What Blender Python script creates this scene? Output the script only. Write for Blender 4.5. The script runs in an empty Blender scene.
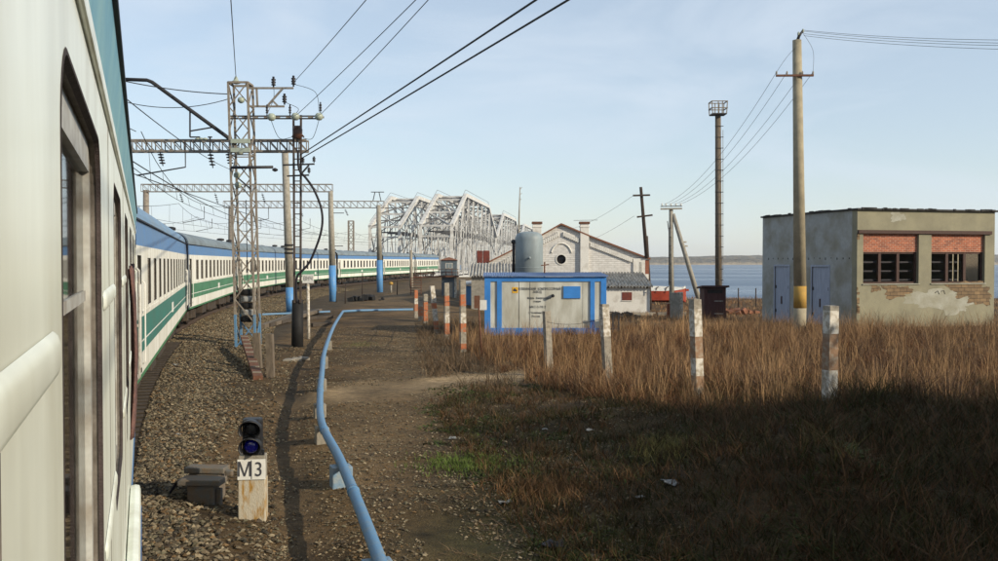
import bpy, bmesh, math, random
import numpy as np
from mathutils import Vector, Matrix
R = math.radians
random.seed(7); rng = np.random.default_rng(11)
scn = bpy.context.scene; COL = scn.collection

# ------------------------------------------------------------------ camera
HZ = 261.0; FPX = 920.0; PITCH = math.atan((280.5 - HZ) / FPX); CAMZ = 3.0
cam = bpy.data.cameras.new('camera'); co = bpy.data.objects.new('camera', cam); COL.objects.link(co)
co.location = (0, 0, CAMZ); co.rotation_euler = (math.pi/2 - PITCH, 0, 0)
cam.sensor_width = 36; cam.lens = 36 * FPX / 998; cam.clip_start = 0.02; cam.clip_end = 20000
scn.camera = co
# ------------------------------------------------------------------ sky, sun, exposure
SUN_EL = R(23); SUN_AZ = math.atan2(0.87, -0.50)      # clockwise from +Y
world = bpy.data.worlds.new('World'); scn.world = world; world.use_nodes = True
wn = world.node_tree.nodes; wl = world.node_tree.links; wn.clear()
wo = wn.new('ShaderNodeOutputWorld'); bg = wn.new('ShaderNodeBackground'); sky = wn.new('ShaderNodeTexSky')
sky.sky_type = 'NISHITA'; sky.sun_disc = False; sky.sun_elevation = SUN_EL; sky.sun_rotation = SUN_AZ
sky.air_density = 1.0; sky.dust_density = .5; sky.ozone_density = 1.2; sky.altitude = 50
bg.inputs['Strength'].default_value = 0.13
tc = wn.new('ShaderNodeTexCoord'); mp = wn.new('ShaderNodeMapping'); mp.inputs['Scale'].default_value = (1.0, 1.0, 3.8)
cn = wn.new('ShaderNodeTexNoise'); cn.inputs['Scale'].default_value = 2.6; cn.inputs['Detail'].default_value = 8; cn.inputs['Roughness'].default_value = .58; cn.inputs['Distortion'].default_value = .5
cr = wn.new('ShaderNodeValToRGB'); cr.color_ramp.elements[0].position = .44; cr.color_ramp.elements[1].position = .66
cr.color_ramp.elements[1].color = (.78, .78, .78, 1); cr.color_ramp.elements[0].color = (.46, .46, .46, 1)
mx = wn.new('ShaderNodeMixRGB'); mx.inputs['Color2'].default_value = (4.9, 5.55, 6.3, 1)
wl.new(tc.outputs['Generated'], mp.inputs['Vector']); wl.new(mp.outputs['Vector'], cn.inputs['Vector'])
wl.new(cn.outputs['Fac'], cr.inputs['Fac']); wl.new(cr.outputs['Color'], mx.inputs['Fac'])
wl.new(sky.outputs['Color'], mx.inputs['Color1']); wl.new(mx.outputs['Color'], bg.inputs['Color'])
wl.new(bg.outputs['Background'], wo.inputs['Surface'])
sd = bpy.data.lights.new('sun', 'SUN'); so = bpy.data.objects.new('sun', sd); COL.objects.link(so)
sd.energy = 4.7; sd.angle = R(0.53); sd.color = (1.0, .88, .68)
sdir = Vector((math.sin(SUN_AZ)*math.cos(SUN_EL), math.cos(SUN_AZ)*math.cos(SUN_EL), math.sin(SUN_EL)))
so.rotation_euler = sdir.to_track_quat('Z', 'Y').to_euler(); so.location = (30, -20, 40)
scn.view_settings.view_transform = 'Standard'; scn.view_settings.look = 'None'
scn.view_settings.exposure = 0.20; scn.view_settings.gamma = 1.0; scn.view_settings.use_curve_mapping = False
scn.render.engine = 'CYCLES'; scn.cycles.max_bounces = 6; scn.cycles.transparent_max_bounces = 12

# ------------------------------------------------------------------ pixel helpers (photo pixels -> real points)
CP, SP = math.cos(PITCH), math.sin(PITCH)
def ray(px, py):
    dx = (px - 499)/FPX; dy = (280.5 - py)/FPX
    return Vector((dx, CP + dy*SP, -SP + dy*CP))
def D(px, py, Y):
    r = ray(px, py); t = Y / r.y
    return Vector((r.x*t, Y, CAMZ + r.z*t))
# ------------------------------------------------------------------ track path
TH = R(21.2)
def t2w(x, y): return (x*math.cos(TH) - y*math.sin(TH), x*math.sin(TH) + y*math.cos(TH))
CURVE_R, ANG = 246.0, R(27.2)
PATH = []                                  # (X, Y, heading world clockwise from +Y, s)
def _path():
    x, y, h, s, ds = -1.65, -30.0, 0.0, -30.0, 0.5
    while s < 520:
        X, Y = t2w(x, y); PATH.append((X, Y, h - TH, s))
        k = min(1, max(0, s)/20)/CURVE_R; rem = ANG - h
        if rem <= 0: k = 0
        elif rem < 10/CURVE_R: k = min(k, max(.0003, math.sqrt(2*rem/(CURVE_R*20))))
        h += k*ds; x += math.sin(h)*ds; y += math.cos(h)*ds; s += ds
_path()
def at(s):
    i = (s + 30)/.5; a = int(i); f = i - a; p, q = PATH[a], PATH[a+1]
    return tuple(p[k]*(1-f) + q[k]*f for k in range(4))
def off(s, lat, z=0.0):
    X, Y, h, _ = at(s); return Vector((X + lat*math.cos(h), Y - lat*math.sin(h), z))
PA = np.array(PATH)
def lateral(X, Y):
    X = np.asarray(X, float).ravel(); Y = np.asarray(Y, float).ravel()
    best = np.full(X.shape, 1e18); lat = np.zeros(X.shape); ss = np.zeros(X.shape)
    for i in range(0, len(PA), 4):
        dx = X - PA[i, 0]; dy = Y - PA[i, 1]; d = dx*dx + dy*dy; m = d < best
        best[m] = d[m]; h = PA[i, 2]
        lat[m] = (dx*math.cos(h) - dy*math.sin(h))[m]; ss[m] = PA[i, 3]
    return lat, ss
S_PORTAL = min((abs(499 + FPX*p[0]/p[1] - 436), p[3]) for p in PATH if p[3] > 120)[1]
# ------------------------------------------------------------------ terrain
def sst(a, b, x):
    t = np.clip((np.asarray(x, float) - a)/(b - a), 0, 1); return t*t*(3 - 2*t)
def vnoise(X, Y, sc, seed):
    r = np.random.default_rng(seed); T = r.random((257, 257))
    u = np.asarray(X)*sc + 1000.3; v = np.asarray(Y)*sc + 1000.7
    i = np.floor(u).astype(int); j = np.floor(v).astype(int); fu = u - i; fv = v - j
    fu = fu*fu*(3-2*fu); fv = fv*fv*(3-2*fv); i %= 256; j %= 256
    return (T[i, j]*(1-fu) + T[i+1, j]*fu)*(1-fv) + (T[i, j+1]*(1-fu) + T[i+1, j+1]*fu)*fv - .5
PIPE_PX = [(402, 640), (378, 556), (341, 462), (322, 424), (320, 396), (322, 372), (325, 350), (334, 326), (343, 311.5)]
PIPE_PTS = []
for px, py in PIPE_PX:
    r = ray(px, py); t = (0.02 - CAMZ)/r.z; PIPE_PTS.append(Vector((r.x*t, r.y*t, 0.02)))
def trench_x(Y):
    return np.interp(Y, [p.y for p in PIPE_PTS], [p.x for p in PIPE_PTS]) - .62
WATER = -6.5
def terrain(X, Y):
    shp = np.shape(X); X = np.asarray(X, float).ravel(); Y = np.asarray(Y, float).ravel()
    lat, s = lateral(X, Y)
    z = np.full(X.shape, -.34)
    z += sst(42, 72, Y)*sst(-6, 3, X)*(-.72)
    al = np.abs(lat)
    bal = np.where(lat > 0, 1 - sst(1.75, 3.4, lat), 1 - sst(14, 18, al))
    z = z*(1-bal) + (-.19)*bal
    z += vnoise(X, Y, .22, 1)*.16*sst(3, 6, al) + vnoise(X, Y, .9, 2)*.07*sst(2, 4, al) + vnoise(X, Y, 3.1, 3)*.035*sst(1.6, 3, al)
    # soft mound at right, shallow trench along the pipe
    bank = np.exp(-((X-7.4)/3.6)**2 - ((Y-15.0)/2.7)**2)*.80 + .45*np.exp(-((X-4.2)/2.0)**2 - ((Y-12.2)/2.4)**2) + .30*np.exp(-((X-2.6)/1.6)**2 - ((Y-18.2)/1.6)**2)
    z += bank*(1 + .9*vnoise(X, Y, .8, 7)) + .22*vnoise(X, Y, 1.1, 8)*sst(.5, 3, X)*sst(6, 9, Y)*(1-sst(20, 25, Y))
    z -= .10*np.exp(-((X-trench_x(Y))/.30)**2)*sst(6, 9, Y)*(1-sst(30, 40, Y))
    # raised soil apron near the far tracks
    z += .5*np.exp(-((X+6.5)/3.5)**2 - ((Y-88)/12)**2)
    shore = 104 + 60*(1-sst(-2, 14, X)) + 18*vnoise(X, Y, .01, 5)
    shore = np.where(al < 30, np.maximum(shore, 195), shore)
    zb = z - (7.5 + 4*sst(0, 60, Y-shore))*sst(0, 26, Y - shore)
    z = np.where(Y > shore, zb, z)
    z = np.where(Y < -200, -.4, z)
    return z.reshape(shp)
def gz(X, Y): return float(terrain(np.array([X]), np.array([Y]))[0])
def G(px, py, sink=0.0):
    r = ray(px, py); z = -.34; p = None
    for _ in range(8):
        t = (z - CAMZ)/r.z; p = Vector((r.x*t, r.y*t, z)); z = gz(p.x, p.y)
    p.z -= sink
    return p
def GD(px, Y, sink=0.0):
    X = (px - 499)/FPX*Y
    return Vector((X, Y, gz(X, Y) - sink))

# ------------------------------------------------------------------ materials
MATS = {}
def mat(name, c, rough=.75, var=.25, sc=6.0, bump=0.0, metal=0.0, c2=None, spec=.3, stretch=(1, 1, 1), det=5, thr=(.35, .65), bsc=None):
    """base colour broken up by world-space noise; c2 = second colour (dirt, rust) showing in patches"""
    c = tuple(v*.86 for v in c); c2 = tuple(v*.86 for v in c2) if c2 else None
    m = bpy.data.materials.new(name); m.use_nodes = True; MATS[name] = m
    n = m.node_tree.nodes; l = m.node_tree.links; b = n['Principled BSDF']
    b.inputs['Roughness'].default_value = rough; b.inputs['Metallic'].default_value = metal; b.inputs['Specular IOR Level'].default_value = spec
    g = n.new('ShaderNodeNewGeometry'); mpn = n.new('ShaderNodeMapping'); mpn.inputs['Scale'].default_value = stretch
    l.new(g.outputs['Position'], mpn.inputs['Vector'])
    t = n.new('ShaderNodeTexNoise'); t.inputs['Scale'].default_value = sc; t.inputs['Detail'].default_value = det
    l.new(mpn.outputs['Vector'], t.inputs['Vector'])
    r = n.new('ShaderNodeValToRGB'); e = r.color_ramp.elements
    e[0].position, e[1].position = thr
    d = c2 if c2 else tuple(v*(1-var) for v in c)
    e[0].color = (*d, 1); e[1].color = (*c, 1)
    l.new(t.outputs['Fac'], r.inputs['Fac'])
    t2 = n.new('ShaderNodeTexNoise'); t2.inputs['Scale'].default_value = sc*6; t2.inputs['Detail'].default_value = 4
    l.new(mpn.outputs['Vector'], t2.inputs['Vector'])
    hs = n.new('ShaderNodeHueSaturation'); ml = n.new('ShaderNodeMapRange')
    ml.inputs['To Min'].default_value = 1 - var*.7; ml.inputs['To Max'].default_value = 1 + var*.7
    l.new(t2.outputs['Fac'], ml.inputs['Value']); l.new(ml.outputs['Result'], hs.inputs['Value'])
    l.new(r.outputs['Color'], hs.inputs['Color']); l.new(hs.outputs['Color'], b.inputs['Base Color'])
    if bump:
        bp = n.new('ShaderNodeBump'); bp.inputs['Strength'].default_value = bump; bp.inputs['Distance'].default_value = .02
        if bsc:
            t3 = n.new('ShaderNodeTexNoise'); t3.inputs['Scale'].default_value = bsc; l.new(g.outputs['Position'], t3.inputs['Vector']); l.new(t3.outputs['Fac'], bp.inputs['Height'])
        else: l.new(t2.outputs['Fac'], bp.inputs['Height'])
        l.new(bp.outputs['Normal'], b.inputs['Normal'])
    return m
def attr_mat(name, rough=.85, var=.35, scales=(2.2, 14, 70), bump=.5, dist=.03, trans=0.0):
    m = bpy.data.materials.new(name); m.use_nodes = True; MATS[name] = m
    n = m.node_tree.nodes; l = m.node_tree.links; b = n['Principled BSDF']; b.inputs['Roughness'].default_value = rough
    b.inputs['Specular IOR Level'].default_value = .15
    a = n.new('ShaderNodeAttribute'); a.attribute_name = 'col'; g = n.new('ShaderNodeNewGeometry')
    last = a.outputs['Color']
    for i, s in enumerate(scales):
        t = n.new('ShaderNodeTexNoise'); t.inputs['Scale'].default_value = s; t.inputs['Detail'].default_value = 5
        l.new(g.outputs['Position'], t.inputs['Vector'])
        ml = n.new('ShaderNodeMapRange'); ml.inputs['From Min'].default_value = .25; ml.inputs['From Max'].default_value = .75
        ml.inputs['To Min'].default_value = 1 - var; ml.inputs['To Max'].default_value = 1 + var
        l.new(t.outputs['Fac'], ml.inputs['Value'])
        hs = n.new('ShaderNodeHueSaturation'); l.new(ml.outputs['Result'], hs.inputs['Value']); l.new(last, hs.inputs['Color']); last = hs.outputs['Color']
    l.new(last, b.inputs['Base Color'])
    if bump and scales:
        bp = n.new('ShaderNodeBump'); bp.inputs['Strength'].default_value = bump; bp.inputs['Distance'].default_value = dist
        l.new(t.outputs['Fac'], bp.inputs['Height']); l.new(bp.outputs['Normal'], b.inputs['Normal'])
    return m
def glass_mat(name, tint, op=.45):
    m = bpy.data.materials.new(name); m.use_nodes = True; MATS[name] = m
    n = m.node_tree.nodes; l = m.node_tree.links; n.remove(n['Principled BSDF']); o = n['Material Output']
    tr = n.new('ShaderNodeBsdfTransparent'); tr.inputs['Color'].default_value = (*tint, 1)
    gl = n.new('ShaderNodeBsdfGlossy'); gl.inputs['Roughness'].default_value = .04
    fr = n.new('ShaderNodeFresnel'); fr.inputs['IOR'].default_value = 1.5
    ad = n.new('ShaderNodeMath'); ad.operation = 'MULTIPLY_ADD'; ad.inputs[1].default_value = .85; ad.inputs[2].default_value = .04; ad.use_clamp = True
    l.new(fr.outputs['Fac'], ad.inputs[0])
    mx = n.new('ShaderNodeMixShader'); l.new(ad.outputs[0], mx.inputs['Fac']); l.new(tr.outputs[0], mx.inputs[1]); l.new(gl.outputs[0], mx.inputs[2])
    l.new(mx.outputs[0], o.inputs['Surface']); return m

attr_mat('ground', var=.40, scales=(.7, 7, 40), bump=.6, dist=.05)
attr_mat('stones', var=.16, scales=(30,), bump=0)
attr_mat('blades', rough=.8, var=.1, scales=(9,), bump=0)
mat('car_white', (.84, .83, .76), .42, .14, 1.3, c2=(.62, .59, .50), spec=.4, stretch=(2, 2, .25), thr=(.30, .62))
mat('car_cream', (.86, .90, .81), .30, .16, 2.0, .10, c2=(.60, .60, .49), spec=.45, stretch=(1.3, 1.3, .30), thr=(.28, .60), bsc=5)
mat('car_teal', (.035, .20, .165), .45, .25, 2, c2=(.06, .17, .14))
mat('car_green', (.07, .22, .10), .5, .25, 2)
mat('car_green_band', (.075, .23, .125), .5, .25, 2)
mat('car_blue', (.075, .205, .45), .45, .2, 1.5, c2=(.10, .20, .38))
mat('car_roof', (.20, .25, .28), .6, .25, .9, c2=(.14, .165, .18), stretch=(1, 1, 2))
mat('car_roof_blue', (.15, .28, .46), .5, .22, .9, c2=(.18, .26, .36))
mat('car_panel_teal', (.075, .26, .34), .4, .2, 3, c2=(.16, .35, .37))
mat('gutter_black', (.012, .010, .016), .6, .3, 9)
mat('rubber_dark', (.055, .040, .038), .8, .35, 30, .3)
mat('window_metal', (.46, .46, .43), .45, .25, 12, c2=(.30, .27, .23))
mat('reveal_brown', (.10, .085, .07), .7, .45, 22, c2=(.17, .15, .13))
mat('underframe', (.045, .036, .029), .85, .45, 5, .3, c2=(.075, .055, .04))
mat('wheel_steel', (.07, .05, .04), .6, .4, 9, metal=.4)
mat('curtain_white', (.62, .61, .57), .9, .15, 8)
mat('curtain_rust', (.19, .10, .085), .95, .35, 18, .4, c2=(.12, .07, .065))
mat('interior_dark', (.02, .018, .016), .9, .3, 4)
mat('plate_white', (.72, .71, .67), .6, .12, 8)
mat('lettering_blue', (.05, .16, .42), .5, .2, 8)
glass_mat('glass', (.30, .34, .36))
glass_mat('glass_near', (.72, .80, .82))
mat('rail_steel', (.14, .095, .07), .5, .35, 12, metal=.5)
mat('sleeper_wood', (.055, .042, .033), .9, .4, 9, .5, c2=(.085, .07, .055))
mat('concrete', (.33, .305, .26), .85, .22, 5, .3, c2=(.24, .22, .18))
mat('concrete_warm', (.36, .31, .215), .85, .22, 3, .3, c2=(.27, .235, .165))
mat('concrete_post', (.36, .325, .265), .9, .3, 9, .5, c2=(.22, .19, .15))
mat('post_orange', (.42, .135, .058), .88, .3, 9, .4, c2=(.30, .20, .135), thr=(.36, .54))
mat('post_white', (.62, .58, .51), .88, .25, 9, .4, c2=(.34, .29, .22), thr=(.40, .58))
mat('post_brown', (.27, .165, .10), .88, .3, 9, .4, c2=(.34, .28, .21), thr=(.36, .54))
mat('lattice_dark', (.085, .065, .055), .7, .3, 8)
mat('paint_blue', (.075, .25, .56), .5, .22, 6, .1, c2=(.13, .28, .48))
mat('pipe_blue', (.10, .225, .385), .5, .25, 9, .3, c2=(.17, .235, .29), thr=(.25, .55))
mat('block_blue', (.27, .32, .35), .85, .3, 9, .3, c2=(.17, .27, .38), thr=(.4, .6))
mat('lattice_steel', (.19, .155, .125), .7, .35, 8, .2, c2=(.27, .24, .20))
mat('lattice_grey', (.25, .235, .215), .65, .3, 6, c2=(.20, .165, .13))
mat('dark_steel', (.035, .033, .036), .6, .35, 8)
mat('insulator_black', (.018, .015, .018), .35, .2, 9)
mat('insulator_glass', (.36, .40, .33), .25, .15, 9)
mat('insulator_brown', (.075, .035, .022), .35, .25, 9)
mat('tar_black', (.014, .013, .013), .7, .4, 6, .4)
mat('wire', (.03, .03, .033), .6, .1, 3)
mat('weight_grey', (.46, .46, .44), .8, .3, 7, .3, c2=(.12, .12, .12))
mat('bridge_silver', (.68, .675, .65), .6, .2, 1.4, c2=(.46, .445, .42), spec=.4)
mat('bridge_shaded', (.12, .12, .125), .7, .25, 1.4)  # the silver paint darkened, shade put into the colour of inner members
mat('pier_stone', (.30, .28, .25), .9, .25, .8, .4)
mat('kiosk_white', (.60, .60, .54), .55, .16, 2.2, c2=(.40, .385, .32), stretch=(1, 1, .3))
mat('kiosk_blue', (.05, .235, .63), .45, .14, 3)
mat('kiosk_roof', (.16, .25, .46), .5, .2, 4)
mat('text_dark', (.05, .05, .06), .7, .1, 9)
mat('logo_yellow', (.75, .42, .03), .5, .1, 9)
mat('tank_grey', (.25, .30, .325), .5, .16, 1.6, c2=(.19, .225, .24), stretch=(1, 1, .4))
mat('whitewash', (.70, .68, .635), .9, .15, 1.5, .5, c2=(.46, .42, .37), thr=(.22, .50))
mat('brick_red', (.30, .11, .065), .9, .3, 8, .4)
mat('asbestos', (.55, .53, .48), .9, .25, 3, .2, c2=(.25, .23, .205))
mat('rust_red', (.19, .042, .028), .75, .3, 4, .2, c2=(.12, .035, .028))
mat('cabin_grey', (.115, .145, .17), .7, .25, 3)
mat('rust_roof', (.24, .10, .055), .85, .3, 5)
mat('rust_brown', (.165, .075, .045), .85, .35, 9, .2)
mat('wood_dark', (.06, .042, .033), .9, .35, 5, .3, stretch=(3, 3, .4))
mat('shed_maroon', (.085, .032, .030), .75, .3, 8, .4, stretch=(6, 6, .4))
mat('plaster', (.275, .255, .175), .92, .18, .8, .5, c2=(.205, .19, .135), thr=(.30, .62), bsc=22)
mat('plaster_pale', (.37, .365, .31), .92, .2, 1.7, .4, c2=(.28, .265, .20))
mat('plaster_side', (.27, .26, .215), .92, .25, .9, .5, c2=(.36, .37, .36), thr=(.40, .62), bsc=22)
mat('tar_roof', (.05, .047, .044), .9, .3, 5)
mat('door_blue', (.36, .40, .50), .6, .2, 4, c2=(.28, .31, .38), stretch=(4, 4, .4))
mat('window_brown', (.065, .03, .022), .7, .3, 9)
mat('yellow_paint', (.44, .26, .05), .75, .22, 6, .2, c2=(.36, .22, .06))
mat('signal_black', (.018, .018, .021), .45, .3, 14)
mat('lens_blue', (.01, .014, .34), .12, .1, 5, spec=.6)
mat('plinth_ochre', (.45, .40, .31), .85, .3, 9, .4, c2=(.33, .185, .04), stretch=(2, 2, .5), thr=(.36, .52))
mat('box_grey', (.125, .12, .108), .75, .3, 9, .25, c2=(.16, .115, .075))
mat('boat_red', (.30, .045, .022), .5, .2, 3)
mat('boat_white', (.60, .59, .55), .6, .2, 4)
mat('bark', (.09, .065, .045), .95, .35, 6, .5)
mat('leaf', (.055, .065, .025), .8, .4, 3)
mat('litter', (.24, .24, .23), .8, .2, 20)
mat('rubble', (.09, .075, .058), .95, .4, 4, .6)
mat('wood_grey', (.17, .135, .10), .9, .35, 7, .5, stretch=(2, 2, .6))
mat('slab_pale', (.30, .27, .22), .9, .3, 7, .4)
# brick: real brick pattern in colour and relief for courses too far away to pick apart
def brick_mat(name, c1, c2, mortar, bw, bh, axis, lo=.5, hi=1.5):
    m = bpy.data.materials.new(name); m.use_nodes = True; MATS[name] = m
    n = m.node_tree.nodes; l = m.node_tree.links; b = n['Principled BSDF']; b.inputs['Roughness'].default_value = .9
    tcn = n.new('ShaderNodeTexCoord'); sx = n.new('ShaderNodeSeparateXYZ'); cb = n.new('ShaderNodeCombineXYZ')
    l.new(tcn.outputs['Object'], sx.inputs[0]); l.new(sx.outputs[axis], cb.inputs[0]); l.new(sx.outputs['Z'], cb.inputs[1])
    nz = n.new('ShaderNodeTexNoise'); nz.inputs['Scale'].default_value = 3; l.new(tcn.outputs['Object'], nz.inputs['Vector'])
    k = n.new('ShaderNodeTexBrick'); k.inputs['Scale'].default_value = 1; k.inputs['Brick Width'].default_value = bw; k.inputs['Row Height'].default_value = bh
    k.inputs['Mortar Size'].default_value = .010; k.inputs['Color1'].default_value = (*c1, 1); k.inputs['Color2'].default_value = (*c2, 1); k.inputs['Mortar'].default_value = (*mortar, 1)
    l.new(cb.outputs[0], k.inputs['Vector'])
    hs = n.new('ShaderNodeHueSaturation'); ml = n.new('ShaderNodeMapRange'); ml.inputs['To Min'].default_value = lo; ml.inputs['To Max'].default_value = hi
    l.new(nz.outputs['Fac'], ml.inputs['Value']); l.new(ml.outputs[0], hs.inputs['Value']); l.new(k.outputs['Color'], hs.inputs['Color']); l.new(hs.outputs['Color'], b.inputs['Base Color'])
    bp = n.new('ShaderNodeBump'); bp.inputs['Distance'].default_value = .03; bp.inputs['Strength'].default_value = .8; bp.invert = True
    l.new(k.outputs['Fac'], bp.inputs['Height']); l.new(bp.outputs['Normal'], b.inputs['Normal'])
brick_mat('brick_infill', (.38, .105, .045), (.20, .055, .030), (.40, .31, .23), .30, .10, 'X')
brick_mat('masonry', (.20, .13, .065), (.12, .078, .042), (.04, .03, .02), .40, .19, 'X')
brick_mat('whitewash_brick', (.60, .585, .56), (.53, .51, .485), (.40, .375, .345), .52, .17, 'X', .72, 1.22)
def water_mat():
    m = bpy.data.materials.new('water'); m.use_nodes = True; MATS['water'] = m
    n = m.node_tree.nodes; l = m.node_tree.links; b = n['Principled BSDF']
    b.inputs['Base Color'].default_value = (.06, .10, .16, 1); b.inputs['Roughness'].default_value = .32; b.inputs['IOR'].default_value = 1.33
    g = n.new('ShaderNodeNewGeometry'); t = n.new('ShaderNodeTexNoise'); t.inputs['Scale'].default_value = .45; t.inputs['Detail'].default_value = 4
    mw = n.new('ShaderNodeMapping'); mw.inputs['Scale'].default_value = (.004, .022, 1); t2 = n.new('ShaderNodeTexNoise'); t2.inputs['Scale'].default_value = 1; t2.inputs['Detail'].default_value = 5
    l.new(g.outputs['Position'], mw.inputs['Vector']); l.new(mw.outputs['Vector'], t2.inputs['Vector'])
    rw_ = n.new('ShaderNodeMapRange'); rw_.inputs['From Min'].default_value = .3; rw_.inputs['From Max'].default_value = .7; rw_.inputs['To Min'].default_value = .18; rw_.inputs['To Max'].default_value = .5
    l.new(t2.outputs['Fac'], rw_.inputs['Value']); l.new(rw_.outputs[0], b.inputs['Roughness'])
    l.new(g.outputs['Position'], t.inputs['Vector']); bp = n.new('ShaderNodeBump'); bp.inputs['Strength'].default_value = .9; bp.inputs['Distance'].default_value = .9
    l.new(t.outputs['Fac'], bp.inputs['Height']); l.new(bp.outputs['Normal'], b.inputs['Normal'])
water_mat()

# ------------------------------------------------------------------ object helpers
def setp(o, label=None, cat=None, group=None, kind=None):
    if label: o['label'] = label
    if cat: o['category'] = cat
    if group: o['group'] = group
    if kind: o['kind'] = kind
    return o
def thing(name, label, cat, loc=(0, 0, 0), rotz=0.0, group=None):
    o = bpy.data.objects.new(name, None); COL.objects.link(o); o.empty_display_size = .2
    o.location = loc; o.rotation_euler = (0, 0, rotz)
    return setp(o, label, cat, group)
def link(name, me, parent=None, m=None):
    o = bpy.data.objects.new(name, me); COL.objects.link(o)
    if m and not me.materials:
        for q in (m if isinstance(m, (list, tuple)) else [m]): me.materials.append(MATS[q])
    if parent: o.parent = parent
    return o
def pydata(name, V, F, m, parent=None, mi=None, smooth=False):
    me = bpy.data.meshes.new(name); me.from_pydata([tuple(v) for v in V], [], F)
    o = link(name, me, parent, m)
    if mi is not None: me.polygons.foreach_set('material_index', mi)
    if smooth: me.polygons.foreach_set('use_smooth', [True]*len(me.polygons))
    me.update(); return o
def wloc(parent):
    """world point -> parent's local frame"""
    if parent is None: return lambda p: Vector(p)
    q = parent; M = Matrix.Identity(4)
    while q: M = Matrix.LocRotScale(q.location, q.rotation_euler, q.scale) @ M; q = q.parent
    I = M.inverted(); return lambda p: I @ Vector(p)
UNIT = {}
def unit_box(m, bev=0):
    if m not in UNIT:
        me = bpy.data.meshes.new('bar'); s = .5
        me.from_pydata([(x*s, y*s, z*s) for x in (-1, 1) for y in (-1, 1) for z in (-1, 1)], [],
            [(0, 1, 3, 2), (4, 6, 7, 5), (0, 4, 5, 1), (2, 3, 7, 6), (0, 2, 6, 4), (1, 5, 7, 3)])
        me.materials.append(MATS[m]); UNIT[m] = me
    return UNIT[m]
def bar(name, p0, p1, w, h, m, parent=None, up=(0, 0, 1), world=True):
    """square bar between two points (world coords, or parent's local ones with world=False)"""
    f = wloc(parent) if world else Vector
    a, b = f(p0), f(p1); d = b - a; L = d.length
    if L < 1e-6: return None
    o = bpy.data.objects.new(name, unit_box(m)); COL.objects.link(o)
    z = d/L; u = Vector(up)
    if abs(z.dot(u)) > .98: u = Vector((0, 1, 0))
    x = u.cross(z).normalized(); y = z.cross(x)
    if parent: o.parent = parent
    M = Matrix((x, y, z)).transposed().to_4x4(); M.translation = (a+b)/2
    o.matrix_local = M @ Matrix.Diagonal((w, h, L, 1)); o.scale = (w, h, L)
    return o
def boxes(name, bl, m, parent=None, bevel=0.0, mi=None):
    """one mesh of axis-aligned boxes (x0,x1,y0,y1,z0,z1) in local coords"""
    bm = bmesh.new()
    for k, b in enumerate(bl):
        vs = [bm.verts.new((x, y, z)) for x in b[0:2] for y in b[2:4] for z in b[4:6]]
        for f in ((0, 1, 3, 2), (4, 6, 7, 5), (0, 4, 5, 1), (2, 3, 7, 6), (0, 2, 6, 4), (1, 5, 7, 3)):
            fc = bm.faces.new([vs[i] for i in f])
            if mi: fc.material_index = mi[k]
    if bevel:
        bmesh.ops.bevel(bm, geom=list(bm.edges), offset=bevel, segments=2, affect='EDGES', profile=.6)
    me = bpy.data.meshes.new(name); bm.to_mesh(me); bm.free()
    return link(name, me, parent, m)
def tube_data(pts, rad, n=8, cap=True):
    pts = [Vector(p) for p in pts]; V, F = [], []
    if not isinstance(rad, (list, tuple)): rad = [rad]*len(pts)
    ref = None
    for i, p in enumerate(pts):
        t = (pts[min(i+1, len(pts)-1)] - pts[max(i-1, 0)]).normalized()
        if ref is None: ref = Vector((0, 0, 1)) if abs(t.z) < .9 else Vector((1, 0, 0))
        u = t.cross(ref).normalized(); v = u.cross(t); ref = v
        for k in range(n):
            a = 2*math.pi*k/n; V.append(p + (u*math.cos(a) + v*math.sin(a))*rad[i])
    for i in range(len(pts)-1):
        for k in range(n):
            F.append((i*n+k, i*n+(k+1) % n, (i+1)*n+(k+1) % n, (i+1)*n+k))
    if cap: F.append(tuple(range(n-1, -1, -1))); F.append(tuple(range((len(pts)-1)*n, len(pts)*n)))
    return V, F
def tube(name, pts, rad, m, parent=None, n=8, world=True, smooth=True):
    f = wloc(parent) if world else Vector
    V, F = tube_data([f(p) for p in pts], rad, n)
    return pydata(name, V, F, m, parent, smooth=smooth)
def lathe(name, c, prof, m, parent=None, n=16, world=True, axis='Z', smooth=True):
    f = wloc(parent) if world else Vector
    c = f(c); V, F = [], []
    for r, h in prof:
        for k in range(n):
            a = 2*math.pi*k/n; q = (r*math.cos(a), r*math.sin(a), h)
            if axis == 'Y': q = (q[0], q[2], q[1])
            V.append(c + Vector(q))
    for i in range(len(prof)-1):
        for k in range(n): F.append((i*n+k, i*n+(k+1) % n, (i+1)*n+(k+1) % n, (i+1)*n+k))
    F.append(tuple(range(n-1, -1, -1))); F.append(tuple(range((len(prof)-1)*n, len(prof)*n)))
    return pydata(name, V, F, m, parent, smooth=smooth)
def sag(p0, p1, s, n=14):
    p0, p1 = Vector(p0), Vector(p1)
    return [p0.lerp(p1, i/n) - Vector((0, 0, 4*s*(i/n)*(1-i/n))) for i in range(n+1)]
def wire(label, p0, p1, s=.3, r=.013, group=None, name='overhead_wire', n=14):
    P = sag(p0, p1, s, n); c = P[0]
    V, F = tube_data([p - c for p in P], r, 5)
    o = pydata(name, V, F, 'wire'); o.location = c
    return setp(o, label, 'wire', group)
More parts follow.
